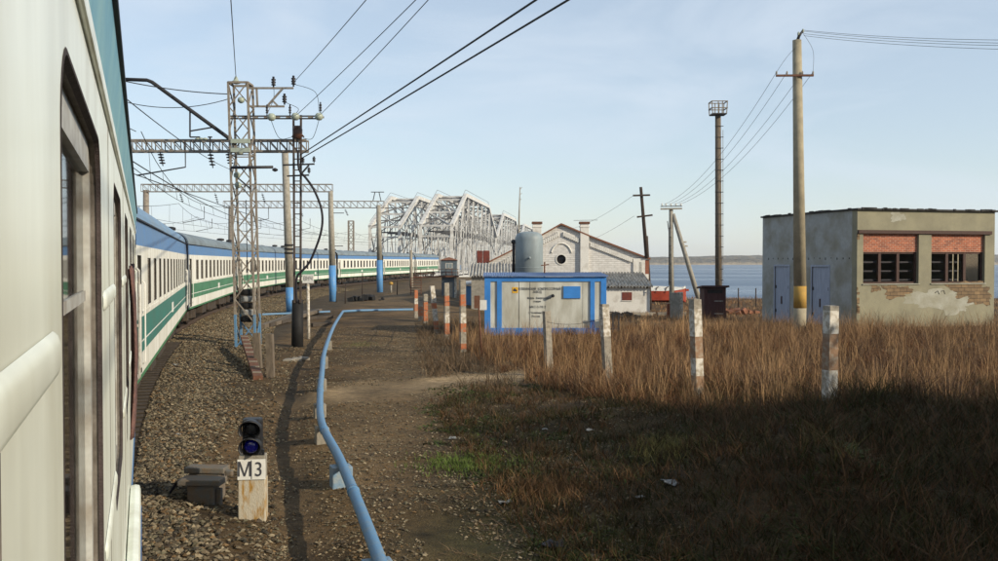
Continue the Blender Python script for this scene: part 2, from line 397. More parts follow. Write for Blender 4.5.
def np_mesh(name, V, F, m, colors=None, parent=None, smooth=False):
    V = np.asarray(V, np.float32); F = np.asarray(F, np.int32); k = F.shape[1]
    me = bpy.data.meshes.new(name); me.vertices.add(len(V)); me.vertices.foreach_set('co', V.ravel())
    me.loops.add(F.size); me.loops.foreach_set('vertex_index', F.ravel())
    me.polygons.add(len(F)); me.polygons.foreach_set('loop_start', np.arange(0, F.size, k, dtype=np.int32))
    me.polygons.foreach_set('use_smooth', np.full(len(F), smooth))
    if colors is not None:
        a = me.color_attributes.new('col', 'FLOAT_COLOR', 'POINT')
        c4 = np.ones((len(V), 4), np.float32); c4[:, :3] = colors; a.data.foreach_set('color', c4.ravel())
    me.update(calc_edges=True); me.validate()
    return link(name, me, parent, m)
def copy_tree(o, parent=None):
    c = o.copy(); COL.objects.link(c); c.parent = parent
    if parent: c.matrix_parent_inverse = Matrix.Identity(4)
    for ch in list(KIDS(o)): copy_tree(ch, c)
    return c
def KIDS(o): return [q for q in o.children]
def text_mesh(name, body, size, m, parent, loc, rot, align='CENTER', width=1.0, shear=0):
    cu = bpy.data.curves.new('t', 'FONT'); cu.body = body; cu.size = size; cu.align_x = align; cu.align_y = 'CENTER'; cu.extrude = .003; cu.space_character = 1.05; cu.shear = shear
    t = bpy.data.objects.new('t', cu); COL.objects.link(t)
    dg = bpy.context.evaluated_depsgraph_get(); me = bpy.data.meshes.new_from_object(t.evaluated_get(dg))
    bpy.data.objects.remove(t); bpy.data.curves.remove(cu); me.materials.clear()
    o = link(name, me, parent, m); o.location = loc; o.rotation_euler = rot; o.scale = (width, 1, 1); return o

# ================================================================== THE SETTING
def axis(segs):
    a = []
    for x0, x1, st in segs: a += list(np.arange(x0, x1, st))
    return np.array(a)
gx = np.concatenate([-np.geomspace(6000, 62, 22), axis([(-60, -16, 1.6), (-16, 14, .26), (14, 40, .8), (40, 90, 3)]), np.geomspace(92, 6000, 22)])
gy = np.concatenate([axis([(-260, -20, 24), (-20, 4, 1.5), (4, 42, .27), (42, 110, 1.0), (110, 260, 4)]), np.geomspace(264, 2200, 16)])
GX, GY = np.meshgrid(gx, gy)
GZ = terrain(GX, GY)
fx, fy = GX.ravel(), GY.ravel(); lat_, s_ = lateral(fx, fy)
def zone_colour(x, y, lat):
    n = x.size
    c = np.tile(np.array([.125, .086, .048]), (n, 1))
    def put(colr, w): 
        c[:] = c*(1-w[:, None]) + np.array(colr)*w[:, None]
    w1 = vnoise(x, y, .35, 21)*1.2 + vnoise(x, y, 1.3, 22)*.8
    put((.160, .108, .060), sst(-.1, .25, w1)*.8)
    put((.080, .056, .033), sst(-.05, .3, -w1)*.7)
    # greenish weedy ground right of the pipe, colour lowered to deepen the tree shade
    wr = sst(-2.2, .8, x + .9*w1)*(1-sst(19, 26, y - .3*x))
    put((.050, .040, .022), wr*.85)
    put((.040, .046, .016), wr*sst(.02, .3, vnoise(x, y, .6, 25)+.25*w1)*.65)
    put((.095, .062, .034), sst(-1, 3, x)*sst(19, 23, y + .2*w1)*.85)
    # trodden path running off to the right
    py_ = 25.0 + .85*(x+2) + .5*w1
    wp = np.exp(-((y-py_)/1.6)**2)*(1-sst(.2, 1.6, x+.4*w1))*sst(-5.6, -3.6, x)
    put((.36, .285, .20), np.clip(wp*1.3, 0, 1))
    wq = np.exp(-((x+3.3 + .045*(y-30) + .35*w1)/1.15)**2)*sst(8, 14, y)*(1-sst(60, 80, y))
    put((.180, .132, .080), np.clip(wq, 0, 1)*.7)
    # ballast and darker strip along the pipe trench
    tx = trench_x(y)
    wb = sst(-18, -17, lat)*(1 - sst(-1.0, .2, x - (tx - 1.1) + .5*w1))*(1-sst(70, 110, y)*.3)
    put((.072, .058, .042), np.clip(wb, 0, 1)*.9)
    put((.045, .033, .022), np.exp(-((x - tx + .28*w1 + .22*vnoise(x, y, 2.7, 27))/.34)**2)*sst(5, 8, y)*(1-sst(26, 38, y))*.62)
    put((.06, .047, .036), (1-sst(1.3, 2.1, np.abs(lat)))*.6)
    put((.19, .15, .105), sst(60, 75, y)*sst(-14, -9, x)*(1-sst(-3, 1, x))*.5)
    return c*np.array([.70, .64, .52])
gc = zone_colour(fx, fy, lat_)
nx_, ny_ = len(gx), len(gy)
ii = np.arange(nx_*ny_).reshape(ny_, nx_)
F = np.stack([ii[:-1, :-1].ravel(), ii[:-1, 1:].ravel(), ii[1:, 1:].ravel(), ii[1:, :-1].ravel()], 1)
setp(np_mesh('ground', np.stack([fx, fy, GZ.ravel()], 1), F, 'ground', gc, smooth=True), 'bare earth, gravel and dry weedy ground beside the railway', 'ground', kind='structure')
setp(pydata('water', [(-7000, 60, WATER), (7000, 60, WATER), (7000, 2330, WATER), (-7000, 2330, WATER)], [(0, 1, 2, 3)], 'water'), 'wide blue river behind the buildings', 'water', kind='structure')
# far shore: low wooded rise
hx = np.concatenate([np.linspace(-4200, -900, 200), np.arange(-900, 1700, 2.2), np.linspace(1700, 4200, 160)])
rows = [(2240, 0), (2262, .02), (2300, .05), (2330, .08), (2334, .35), (2350, .42), (2380, .5), (2384, .62), (2440, .72), (2446, .86), (2560, .94), (2568, 1.0), (2900, .9)]
hv, hc = [], []
ridge = 15.5 + 11*vnoise(hx, hx*0, .0021, 31) + 5*vnoise(hx, hx*0, .009, 32) + 6*sst(200, 1300, hx)
for k, (yy, f) in enumerate(rows):
    jag = (vnoise(hx, hx*0 + k*7, .09, 40+k)*3.4 + vnoise(hx, hx*0 + k*3, .33, 60+k)*3.0)*(1 if f > .2 else .12)
    zz = WATER - 1.4 + f*(ridge + 7) + jag
    hv.append(np.stack([hx, np.full(hx.shape, yy) + vnoise(hx, hx*0, .012, 80+k)*14, zz], 1))
    base = np.array([.30, .235, .15]) if f < .2 else np.array([.115, .095, .065])
    hc.append(np.clip(base[None]*(1 + .55*vnoise(hx, hx*0+k, .2, 90+k)[:, None]), 0, 1))
hv = np.concatenate(hv); hc = np.concatenate(hc); n = len(hx)
ii = np.arange(n*len(rows)).reshape(len(rows), n)
F = np.stack([ii[:-1, :-1].ravel(), ii[:-1, 1:].ravel(), ii[1:, 1:].ravel(), ii[1:, :-1].ravel()], 1)
attr_mat('far_wood', var=.3, scales=(.03, .2), bump=0)
setp(np_mesh('hills', hv, F, 'far_wood', hc), 'low wooded far bank of the river in haze', 'hills', kind='structure')

# ---------------------------------------------------------------- gravel (stuff)
def scatter_stones(name, label, X, Y, size, cols):
    cols = cols*np.array([.72, .675, .60])
    n = len(X); Z = terrain(X, Y)
    base = np.array([(1, 0, 0), (0, 1, 0), (-1, 0, 0), (0, -1, 0), (0, 0, .8), (0, 0, -.8)], float)
    tri = np.array([(0, 1, 4), (1, 2, 4), (2, 3, 4), (3, 0, 4), (1, 0, 5), (2, 1, 5), (3, 2, 5), (0, 3, 5)])
    V = base[None]*(.65 + .7*rng.random((n, 6, 1))) + .25*(rng.random((n, 6, 3)) - .5)
    a = rng.random(n)*6.283; ca, sa = np.cos(a), np.sin(a)
    x = V[..., 0]*ca[:, None] - V[..., 1]*sa[:, None]; y = V[..., 0]*sa[:, None] + V[..., 1]*ca[:, None]
    tl = (rng.random((n, 1)) - .5)*1.1; z = V[..., 2]*.72 + x*tl
    P = np.stack([x, y, z], -1)*size[:, None, None] + np.stack([X, Y, Z + size*.30], -1)[:, None, :]
    F = (tri[None] + (np.arange(n)*6)[:, None, None]).reshape(-1, 3)
    return setp(np_mesh(name, P.reshape(-1, 3), F, 'stones', np.repeat(cols, 6, 0)), label, 'gravel', kind='stuff')
def pts_in_view(n, y0, y1, xl, xr, p=1.0):
    Y = y0 + (y1 - y0)*rng.random(n)**p
    a, b = xl(Y), xr(Y); return a + (b-a)*rng.random(n), Y
STONE = np.array([(.20, .165, .118), (.125, .105, .078), (.27, .235, .175), (.20, .135, .075), (.072, .060, .048), (.34, .29, .21), (.155, .145, .105), (.085, .08, .07)])
wallx = lambda Y: -(Y*math.tan(TH)) - .15
X, Y = pts_in_view(46000, 7.5, 36, lambda Y: wallx(Y) - .2, lambda Y: trench_x(Y) - .35, 1.25)
keep = rng.random(len(X)) < np.clip(1.15 - sst(-2.5, -.9, X - trench_x(Y) + .9*vnoise(X, Y, .6, 53))*1.05, .06, 1)*(lateral(X, Y)[0] > 1.42); X, Y = X[keep], Y[keep]
cl = STONE[rng.integers(0, 8, len(X))]*(.45 + .65*rng.random((len(X), 1)))
scatter_stones('ballast_gravel', 'coarse grey-brown ballast gravel sloping down from the track', X, Y, .020 + .032*rng.random(len(X))**1.5, cl)
X, Y = pts_in_view(30000, 36, 110, lambda Y: np.interp(Y, PA[60:, 1], PA[60:, 0]) + .7, lambda Y: np.interp(Y, PA[60:, 1], PA[60:, 0]) + 5, 1.3)
cl = STONE[rng.integers(0, 7, len(X))]*(.6 + .5*rng.random((len(X), 1)))
scatter_stones('ballast_gravel', 'distant ballast gravel along the curve under the train', X, Y, .03 + .03*rng.random(len(X)), cl)
X, Y = pts_in_view(60000, 7.5, 46, lambda Y: trench_x(Y) - .7, lambda Y: np.minimum(trench_x(Y) + 7.5, .2*Y), 1.3)
keep = (vnoise(X, Y, .5, 51) + vnoise(X, Y, 1.9, 52)*.6 + .40 - sst(.5, 5.5, X)*.40 - .8*np.exp(-((Y - 25 - .85*(X+2))/1.3)**2)*(X < 1) > 0); X, Y = X[keep], Y[keep]
cl = STONE[rng.integers(0, 7, len(X))]*(.62 + .5*rng.random((len(X), 1)))
scatter_stones('loose_stones', 'loose small stones scattered over the bare earth right of the blue pipe', X, Y, .008 + .026*rng.random(len(X))**3, cl)

# ---------------------------------------------------------------- grass (stuff)
def blades(name, label, X, Y, H, W, cols, lean=.35, bend=.5, cat='grass', clump=0):
    k = ~((np.abs(Y - 25.0 - .85*(X+2)) < 1.1) & (X < .8) & (X > -6)); X, Y, H, W = X[k], Y[k], H[k], W[k]; cols = cols[k]
    n = len(X); Z = terrain(X, Y) - .02
    a = rng.random(n)*6.283; l1 = lean*rng.normal(size=n)*.6; l2 = lean*rng.normal(size=n)*.6
    dx, dy = np.cos(a)*W/2, np.sin(a)*W/2
    mx, my = X + l1*H*.45, Y + l2*H*.45
    txx = X + l1*H*(1+bend*rng.random(n)); tyy = Y + l2*H*(1+bend*rng.random(n))
    V = np.zeros((n, 5, 3))
    V[:, 0] = np.stack([X-dx, Y-dy, Z], 1); V[:, 1] = np.stack([X+dx, Y+dy, Z], 1)
    V[:, 2] = np.stack([mx+dx*.8, my+dy*.8, Z+H*.55], 1); V[:, 3] = np.stack([mx-dx*.8, my-dy*.8, Z+H*.55], 1)
    V[:, 4] = np.stack([txx, tyy, Z+H], 1)
    b = (np.arange(n)*5)[:, None]
    F = np.concatenate([b + np.array([[0, 1, 2]]), b + np.array([[0, 2, 3]]), b + np.array([[3, 2, 4]])])
    o = np_mesh(name, V.reshape(-1, 3), F, 'blades', np.repeat(cols, 5, 0))
    return setp(o, label, cat, kind='stuff')
def clumped(nc, per, y0, y1, xl, xr, spread, p=1.0):
    cx, cy = pts_in_view(nc, y0, y1, xl, xr, p)
    X = np.repeat(cx, per) + rng.normal(size=nc*per)*spread; Y = np.repeat(cy, per) + rng.normal(size=nc*per)*spread
    return X, Y, np.repeat(rng.random(nc), per), np.repeat(np.arange(nc), per)
DRY = np.array([(.29, .165, .078), (.22, .118, .056), (.34, .215, .110), (.175, .090, .046), (.26, .14, .070), (.40, .28, .155)])
fieldL = lambda Y: np.interp(Y, [17.5, 20, 24, 30, 36, 44, 60], [5.5, 3.6, 1.2, -.6, -1.9, -2.0, 1.0])
X, Y, h, cid = clumped(9000, 17, 17.2, 46, fieldL, lambda Y: .60*Y + 3, .13, 1.2)
H = (.11 + .56*h**2.2)*(.5 + .65*rng.random(len(X)))*(.3 + .7*sst(17, 24, Y + 1.5*vnoise(X, Y, .5, 72)))
H *= np.clip(.62 + 1.3*(vnoise(X, Y, .16, 71) + .9*vnoise(X, Y, .55, 76) + .22), .25, 1.35)
H *= 1 - .4*sst(34, 44, Y)*(1-sst(12, 15, X))
pat = np.clip(.5 + 1.3*vnoise(X, Y, .33, 79) + .9*vnoise(X, Y, 1.1, 80), 0, 1)[:, None]
cl = DRY[(rng.integers(0, 6, 9000))[cid]]*(.38 + .50*rng.random((len(X), 1)))*(np.array([[.66, .56, .52]])*(1-pat) + np.array([[1.02, .93, .86]])*pat)
blades('dry_grass', 'tall dry reddish-brown grass filling the field behind the fence posts', X, Y, H, .006 + .012*rng.random(len(X)), cl, 1.0)
# taller feathery stems
X, Y, h, cid = clumped(1300, 9, 20, 46, fieldL, lambda Y: .58*Y + 2, .07)
blades('dry_stems', 'taller pale straw stems standing out of the dry grass', X, Y, (.55 + .75*h)*(.6 + .5*rng.random(len(X))), np.full(len(X), .010), np.array([(.34, .21, .105)])*(.6 + .5*rng.random((len(X), 1))), .30)
X, Y, h, cid = clumped(420, 16, 24, 50, lambda Y: np.interp(Y, [24, 30, 40, 50], [-1.5, -2.6, -3.6, -4.2]), lambda Y: np.interp(Y, [24, 30, 40, 50], [.4, .2, 0, -1]), .16)
blades('scrub', 'dark brown scrubby stems around the orange fence posts', X, Y, (.15 + .55*h**1.5)*(.5 + .6*rng.random(len(X))), .006 + .012*rng.random(len(X)), np.array([(.13, .088, .052)])*(.45 + .8*rng.random((len(X), 1))), .9)
# dead branching shrubs in the field
sx_, sy_ = pts_in_view(60, 20, 44, fieldL, lambda Y: .57*Y + 1)
X = np.repeat(sx_, 110) + rng.normal(size=6600)*.16; Y = np.repeat(sy_, 110) + rng.normal(size=6600)*.16
blades('dead_shrubs', 'dark dead shrubs tangled through the dry grass field', X, Y, np.repeat(.5 + .6*rng.random(60), 110)*(.3 + .7*rng.random(6600)), np.full(6600, .012), np.array([(.12, .072, .045)])*(.5 + .8*rng.random((6600, 1))), 1.0, cat='shrub')
X, Y, h, cid = clumped(240, 14, 37, 47, lambda Y: .02*Y + 9, lambda Y: .57*Y + 1, .14)
blades('tall_weeds', 'ragged tall dry weeds along the foot of the derelict building', X, Y, (.45 + 1.0*h**2)*(.4 + .6*rng.random(len(X))), np.full(len(X), .014), np.array([(.21, .125, .066)])*(.5 + .7*rng.random((len(X), 1))), .55, cat='weeds')
# matted dead straw lying on the earth
X, Y = pts_in_view(52000, 7.8, 25, lambda Y: np.interp(Y, [8, 14, 18, 25], [-.2, -1.2, -2.2, -2.4]), lambda Y: .58*Y + 1, 1.1)
k = vnoise(X, Y, .7, 81) + .8*vnoise(X, Y, 2.2, 82) + .12 + .25*sst(0, 4, X) > 0; X, Y = X[k], Y[k]
blades('matted_straw', 'matted dead straw and leaf litter lying over the foreground earth', X, Y, .02 + .05*rng.random(len(X)), .006 + .012*rng.random(len(X)), np.array([(.13, .085, .045)])*(.3 + 1.0*rng.random((len(X), 1))), 4.5, cat='grass')
# far rough grass toward the river
X, Y, h, cid = clumped(2600, 9, 46, 100, lambda Y: np.interp(Y, [46, 60, 100], [2, 5, 9]), lambda Y: .6*Y + 3, .25)
blades('far_grass', 'low straw-coloured grass between the container and the river bank', X, Y, (.12 + .3*h)*(.6 + .5*rng.random(len(X))), .02 + .02*rng.random(len(X)), DRY[(rng.integers(0, 6, 2600))[cid]]*(.6 + .5*rng.random((len(X), 1))), .5)
# low weeds, right foreground
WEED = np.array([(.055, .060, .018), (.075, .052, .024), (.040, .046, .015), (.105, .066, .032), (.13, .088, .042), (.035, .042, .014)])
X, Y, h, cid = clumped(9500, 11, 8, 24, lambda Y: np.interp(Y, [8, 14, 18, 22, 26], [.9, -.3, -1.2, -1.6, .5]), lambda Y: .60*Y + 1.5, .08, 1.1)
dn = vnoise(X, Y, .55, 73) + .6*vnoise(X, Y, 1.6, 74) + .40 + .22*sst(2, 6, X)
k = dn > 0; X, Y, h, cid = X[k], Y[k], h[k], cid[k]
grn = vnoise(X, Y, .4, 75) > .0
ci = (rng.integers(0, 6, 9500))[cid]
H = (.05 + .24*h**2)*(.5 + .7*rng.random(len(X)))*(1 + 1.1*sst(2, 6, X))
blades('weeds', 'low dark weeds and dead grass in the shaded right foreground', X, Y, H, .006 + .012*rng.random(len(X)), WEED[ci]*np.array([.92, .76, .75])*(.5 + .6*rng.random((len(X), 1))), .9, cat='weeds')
# broad little leaves close to the ground
X, Y, h, cid = clumped(2600, 12, 9, 25, lambda Y: np.interp(Y, [9, 14, 18, 25], [.6, -.6, -1.6, -1.8]), lambda Y: np.minimum(.45*Y, 7), .11)
k = vnoise(X, Y, .6, 77) + .4*vnoise(X, Y, 1.7, 78) > .02; X, Y = X[k], Y[k]
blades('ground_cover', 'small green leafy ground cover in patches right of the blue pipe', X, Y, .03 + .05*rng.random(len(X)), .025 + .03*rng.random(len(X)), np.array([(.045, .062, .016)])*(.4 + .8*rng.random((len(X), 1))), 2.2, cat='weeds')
# bright grass tufts
for lab, px, py, sx, sy, nb, cc, hh in (('bright green grass tuft on the earth left of the shaded weeds', 468, 465, .40, .38, 1900, (.10, .145, .032), .11),
        ('small green grass patch beside the far bend of the blue pipe', 362, 345, .35, .7, 700, (.11, .13, .045), .07),
        ('yellow-green grass tuft at the edge of the dark weeds', 665, 452, .30, .35, 600, (.17, .145, .05), .24),
        ('brown withered tuft among the stones near the bright grass', 548, 492, .45, .35, 1200, (.17, .095, .045), .20)):
    p = G(px, py); X = p.x + rng.normal(size=nb)*sx; Y = p.y + rng.normal(size=nb)*sy
    blades('grass_tuft', lab, X, Y, hh*(.4 + .8*rng.random(nb)), .006 + .008*rng.random(nb), np.array([cc])*(.55 + .7*rng.random((nb, 1))), .6)

# ---------------------------------------------------------------- railway track
tr = thing('railway_track', 'curved single railway track on dark sleepers under the train', 'railway track', off(20, 0, 0))
f = wloc(tr)
for sgn in (-1, 1):
    V, Fq = [], []
    ss = np.arange(-25, S_PORTAL + 2, 2.0)
    prof = [(-.07, -.17), (.07, -.17), (.07, -.15), (.015, -.13), (.015, -.04), (.036, -.03), (.036, 0), (-.036, 0), (-.036, -.03), (-.015, -.04), (-.015, -.13), (-.07, -.15)]
    for s in ss:
        for a, b in prof: V.append(f(off(s, sgn*.78 + a, b)))
    m = len(prof)
    for i in range(len(ss)-1):
        for k in range(m): Fq.append((i*m+k, i*m+(k+1) % m, (i+1)*m+(k+1) % m, (i+1)*m+k))
    pydata('rail', V, Fq, 'rail_steel', tr)
for s in np.arange(8, 135, .56):
    bar('sleeper', off(s, -1.36, -.255), off(s, 1.36, -.255), .24, .16, 'sleeper_wood', tr)

# ================================================================== THE TRAIN
HL = 12.1; SX = 1.55
def roof_profile(x0=SX-.03, z0=3.72, top=4.36, n=9):
    P = []
    for i in range(n+1):
        a = math.pi/2*i/n; P.append((x0*math.cos(a)**.8 if i < n else 0.0, z0 + (top-z0)*math.sin(a)**.9))
    return P
def side_wall(V, F, MI, holes, zb, zm, x=SX, lean=None, ys=None):
    """vertical wall on the +x side as cells; holes = list of (y0,y1,z0,z1) left open with reveals"""
    yb = sorted(set([-HL, HL] + [h[0] for h in holes] + [h[1] for h in holes]))
    zs = sorted(set(zb + [h[2] for h in holes] + [h[3] for h in holes]))
    idx = {}
    def v(y, z, xx=None):
        xx = x - (0 if z <= 3.27 else (z-3.27)*.07) if xx is None else xx
        k = (round(y, 4), round(z, 4), round(xx, 4))
        if k not in idx: idx[k] = len(V); V.append((xx, y, z))
        return idx[k]
    for i in range(len(yb)-1):
        for j in range(len(zs)-1):
            y0, y1, z0, z1 = yb[i], yb[i+1], zs[j], zs[j+1]; yc, zc = (y0+y1)/2, (z0+z1)/2
            if any(h[0] < yc < h[1] and h[2] < zc < h[3] for h in holes): continue
            F.append((v(y0, z0), v(y1, z0), v(y1, z1), v(y0, z1))); MI.append(zm(zc))
    for h in holes:
        y0, y1, z0, z1 = h[:4]; xi = x - .07
        c = [(y0, z0), (y1, z0), (y1, z1), (y0, z1)]
        for k in range(4):
            a, b = c[k], c[(k+1) % 4]
            F.append((v(*b), v(*a), v(a[0], a[1], xi), v(b[0], b[1], xi))); MI.append(4)
def add_shell(V, F, MI, zb, zm, roof_i, end_i, left=True):
    # plain left wall, roof, ends, floor
    def quad(a, b, c, d, m):
        k = len(V); V.extend([a, b, c, d]); F.append((k, k+1, k+2, k+3)); MI.append(m)
    zs = sorted(zb)
    for j in range(len(zs)-1):
        z0, z1 = zs[j], zs[j+1]; g = lambda z: -SX + (0 if z <= 3.27 else (z-3.27)*.07)
        quad((g(z0), HL, z0), (g(z0), -HL, z0), (g(z1), -HL, z1), (g(z1), HL, z1), zm((z0+z1)/2))
    P = roof_profile(); P = P + [(-a, b) for a, b in P[-2::-1]]
    seg = 12
    base = len(V)
    for i in range(seg+1):
        y = -HL + 2*HL*i/seg
        for a, b in P: V.append((a, y, b))
    m = len(P)
    for i in range(seg):
        for k in range(m-1):
            F.append((base+i*m+k, base+(i+1)*m+k, base+(i+1)*m+k+1, base+i*m+k+1)); MI.append(roof_i)
    for y, s in ((-HL, 1), (HL, -1)):
        k = len(V); V.extend([(a, y, b) for a, b in P] + [(-SX, y, .95), (SX, y, .95)])
        F.append(tuple(range(k, len(V)))[::s]); MI.append(end_i)
    quad((-SX, -HL, .95), (-SX, HL, .95), (SX, HL, .95), (SX, -HL, .95), end_i)
ZB = [.92, 1.0, 1.37, 1.55, 1.58, 1.80, 1.83, 2.0, 3.27, 3.72]
MW = ['car_white', 'car_teal', 'car_blue', 'car_roof', 'interior_dark', 'car_green', 'plate_white']
def zmat(z):
    if z < 1.0: return 5
    if z < 1.37: return 0
    if z < 2.0: return 1 if not (1.55 < z < 1.58) else 6
    if z < 3.27: return 0
    return 2
def hide_smooth(o): pass
def underfloor(root):
    for yy in (-8.5, 8.5):
        b = boxes('bogie', [(-1.1, 1.1, yy-.15, yy+.15, .38, .62), (.92, 1.10, yy-1.75, yy+1.75, .42, .60), (-1.10, -.92, yy-1.75, yy+1.75, .42, .60),
            (.95, 1.22, yy-1.42, yy-1.0, .30, .72), (.95, 1.22, yy+1.0, yy+1.42, .30, .72), (.98, 1.25, yy-.45, yy-.12, .36, .86), (.98, 1.25, yy+.12, yy+.45, .36, .86)], 'underframe', root, .02)
        for wy in (yy-1.2, yy+1.2):
            for sx in (-.78, .78):
                w = lathe('wheel', (0, 0, 0), [(.12, -.09), (.12, -.065), (.40, -.065), (.47, -.065), (.475, .05), (.50, .055), (.50, .075), (.12, .075)], 'wheel_steel', root, 20, world=False)
                w.location = (sx, wy, .475); w.rotation_euler = (0, math.pi/2 if sx > 0 else -math.pi/2, 0)
    for (y0, y1, z0, x0, x1) in ((-5.6, -4.1, .42, .55, 1.35), (-3.6, -2.2, .50, .7, 1.38), (-1.5, .9, .36, .5, 1.30), (1.6, 2.5, .52, .7, 1.40), (3.3, 5.4, .44, .6, 1.34)):
        boxes('equipment_box', [(x0, x1, y0, y1, z0, .95)], 'underframe', root, .025)
    boxes('centre_sill', [(-.35, .35, -11.6, 11.6, .72, .946)], 'underframe', root)
def make_car():
    root = thing('passenger_car', 'x', 'train car')
    wins = [(-9.45 + 1.72*i, -9.45 + 1.72*i + .82, 2.16, 3.06) for i in range(12)]
    doors = [(-11.75, -10.95, 1.02, 3.1), (10.95, 11.75, 1.02, 3.1)]
    V, Fc, MI = [], [], []
    side_wall(V, Fc, MI, wins + doors, ZB, zmat); add_shell(V, Fc, MI, ZB, zmat, 3, 4)
    body = pydata('body', V, Fc, MW, root, MI)
    pm = None
    for i, (y0, y1, z0, z1) in enumerate(wins):
        fr = boxes('window', [(SX-.06, SX-.03, y0, y0+.05, z0, z1), (SX-.06, SX-.03, y1-.05, y1, z0, z1), (SX-.06, SX-.03, y0+.05, y1-.05, z0, z0+.05), (SX-.06, SX-.03, y0+.05, y1-.05, z1-.05, z1), (SX-.06, SX-.035, y0+.05, y1-.05, z1-.30, z1-.27)], 'reveal_brown', root)
        pydata('pane', [(SX-.05, y0+.04, z0+.04), (SX-.05, y1-.04, z0+.04), (SX-.05, y1-.04, z1-.04), (SX-.05, y0+.04, z1-.04)], [(0, 1, 2, 3)], 'glass', fr)
        if i in (1, 3, 4, 7, 8, 10):
            ya, yb = (y0, y1) if i in (7,) else ((y0, y0+.24) if i % 2 else (y1-.26, y1))
            W = [(SX-.12 + .02*math.sin(40*(ya+(yb-ya)*k/10)), ya+(yb-ya)*k/10, z) for k in range(11) for z in (z0, z1)]
            pydata('curtain', W, [(2*k, 2*k+2, 2*k+3, 2*k+1) for k in range(10)], 'curtain_white', fr)
    for (y0, y1, z0, z1) in doors:
        d = boxes('door', [(SX-.12, SX-.072, y0, y1, z0, z1)], 'car_white', root)
        boxes('door_window', [(SX-.07, SX-.06, y0+.18, y1-.18, z0+1.05, z1-.25)], 'insulator_black', d)
        for yy in (y0-.10, y1+.10):
            tube('handrail', [(SX+.005, yy, 1.15), (SX+.05, yy, 1.2), (SX+.05, yy, 2.6), (SX+.005, yy, 2.65)], .016, 'plate_white', root, 6, world=False)
    boxes('gutter', [(SX-.035, SX+.012, -HL, HL, 3.705, 3.735)], 'gutter_black', root)
    boxes('waist_moulding', [(SX+.001, SX+.014, -10.8, 10.8, 2.06, 2.10)], 'car_white', root)
    boxes('route_board', [(SX+.002, SX+.02, -.35, .35, 1.52, 1.80)], 'plate_white', root, .004)
    for yy in (-HL, HL):
        s = 1 if yy > 0 else -1
        boxes('gangway_bellows', [(-.72, .72, min(yy, yy+s*.42), max(yy, yy+s*.42), 1.15, 3.35)], 'rubber_dark', root, .03)
        boxes('end_strip', [(SX-.06, SX+.006, yy-.02*s if s > 0 else yy-.001, yy+.001 if s > 0 else yy+.02, .96, 3.70)], 'gutter_black', root)
    for yy in (-10.2, 10.9):
        lathe('roof_vent', (.55, yy, 4.12), [(.10, 0), (.10, .22), (.24, .24), (.24, .36), (.10, .40)], 'dark_steel', root, 12, world=False)
    for yy in (-6, -2, 2, 6):
        boxes('roof_hatch', [(-.3, .3, yy-.4, yy+.4, 4.33, 4.40)], 'car_roof', root, .02)
    underfloor(root)
    return root
PITCH_S = 25.0; S1 = 3.65
ordn = ['first', 'second', 'third', 'fourth', 'fifth', 'sixth', 'seventh']
where = ['nearest one, with teal band', 'behind the blue-footed lattice mast', 'behind the leaning blue-footed pole',
         'right of the straight blue-footed pole', 'behind the farthest gantry pole', 'behind the short brown pole', 'entering the bridge']
proto = None
MATS['car_roof_first'] = MATS['car_roof_blue']
for i in range(7):
    s = S1 + PITCH_S*(i+1); a = off(s - 8.5, 0); b = off(s + 8.5, 0); c = (a+b)/2; rz = -math.atan2(b.x-a.x, b.y-a.y)
    if proto is None: proto = make_car(); o = proto
    else: o = copy_tree(proto)
    o.location = (c.x, c.y, 0); o.rotation_euler = (0, 0, rz)
    o['label'] = f'{ordn[i]} blue, white and green passenger car ahead, {where[i]}'
    o['group'] = 'passenger cars of the train ahead'
    if i > 0:
        rc = random.Random(40+i)
        for wq in [q for q in o.children if q.name.startswith('window')]:
            for cq in list(wq.children):
                if cq.name.startswith('curtain') and rc.random() < .5: bpy.data.objects.remove(cq)
    if i == 0:      # the nearest one has a teal band and a cleaner blue roof
        bd = [q for q in o.children if q.name.startswith('body')][0]
        bd.data = bd.data.copy(); bd.data.materials[3] = MATS['car_roof_blue']; bd['label'] = 'clean blue roof and teal lower band'
    else:
        bd = [q for q in o.children if q.name.startswith('body')][0]
        if i == 1: green_me = bd.data.copy(); green_me.materials[1] = MATS['car_green_band']; green_me.materials[3] = MATS['car_roof']
        bd.data = green_me
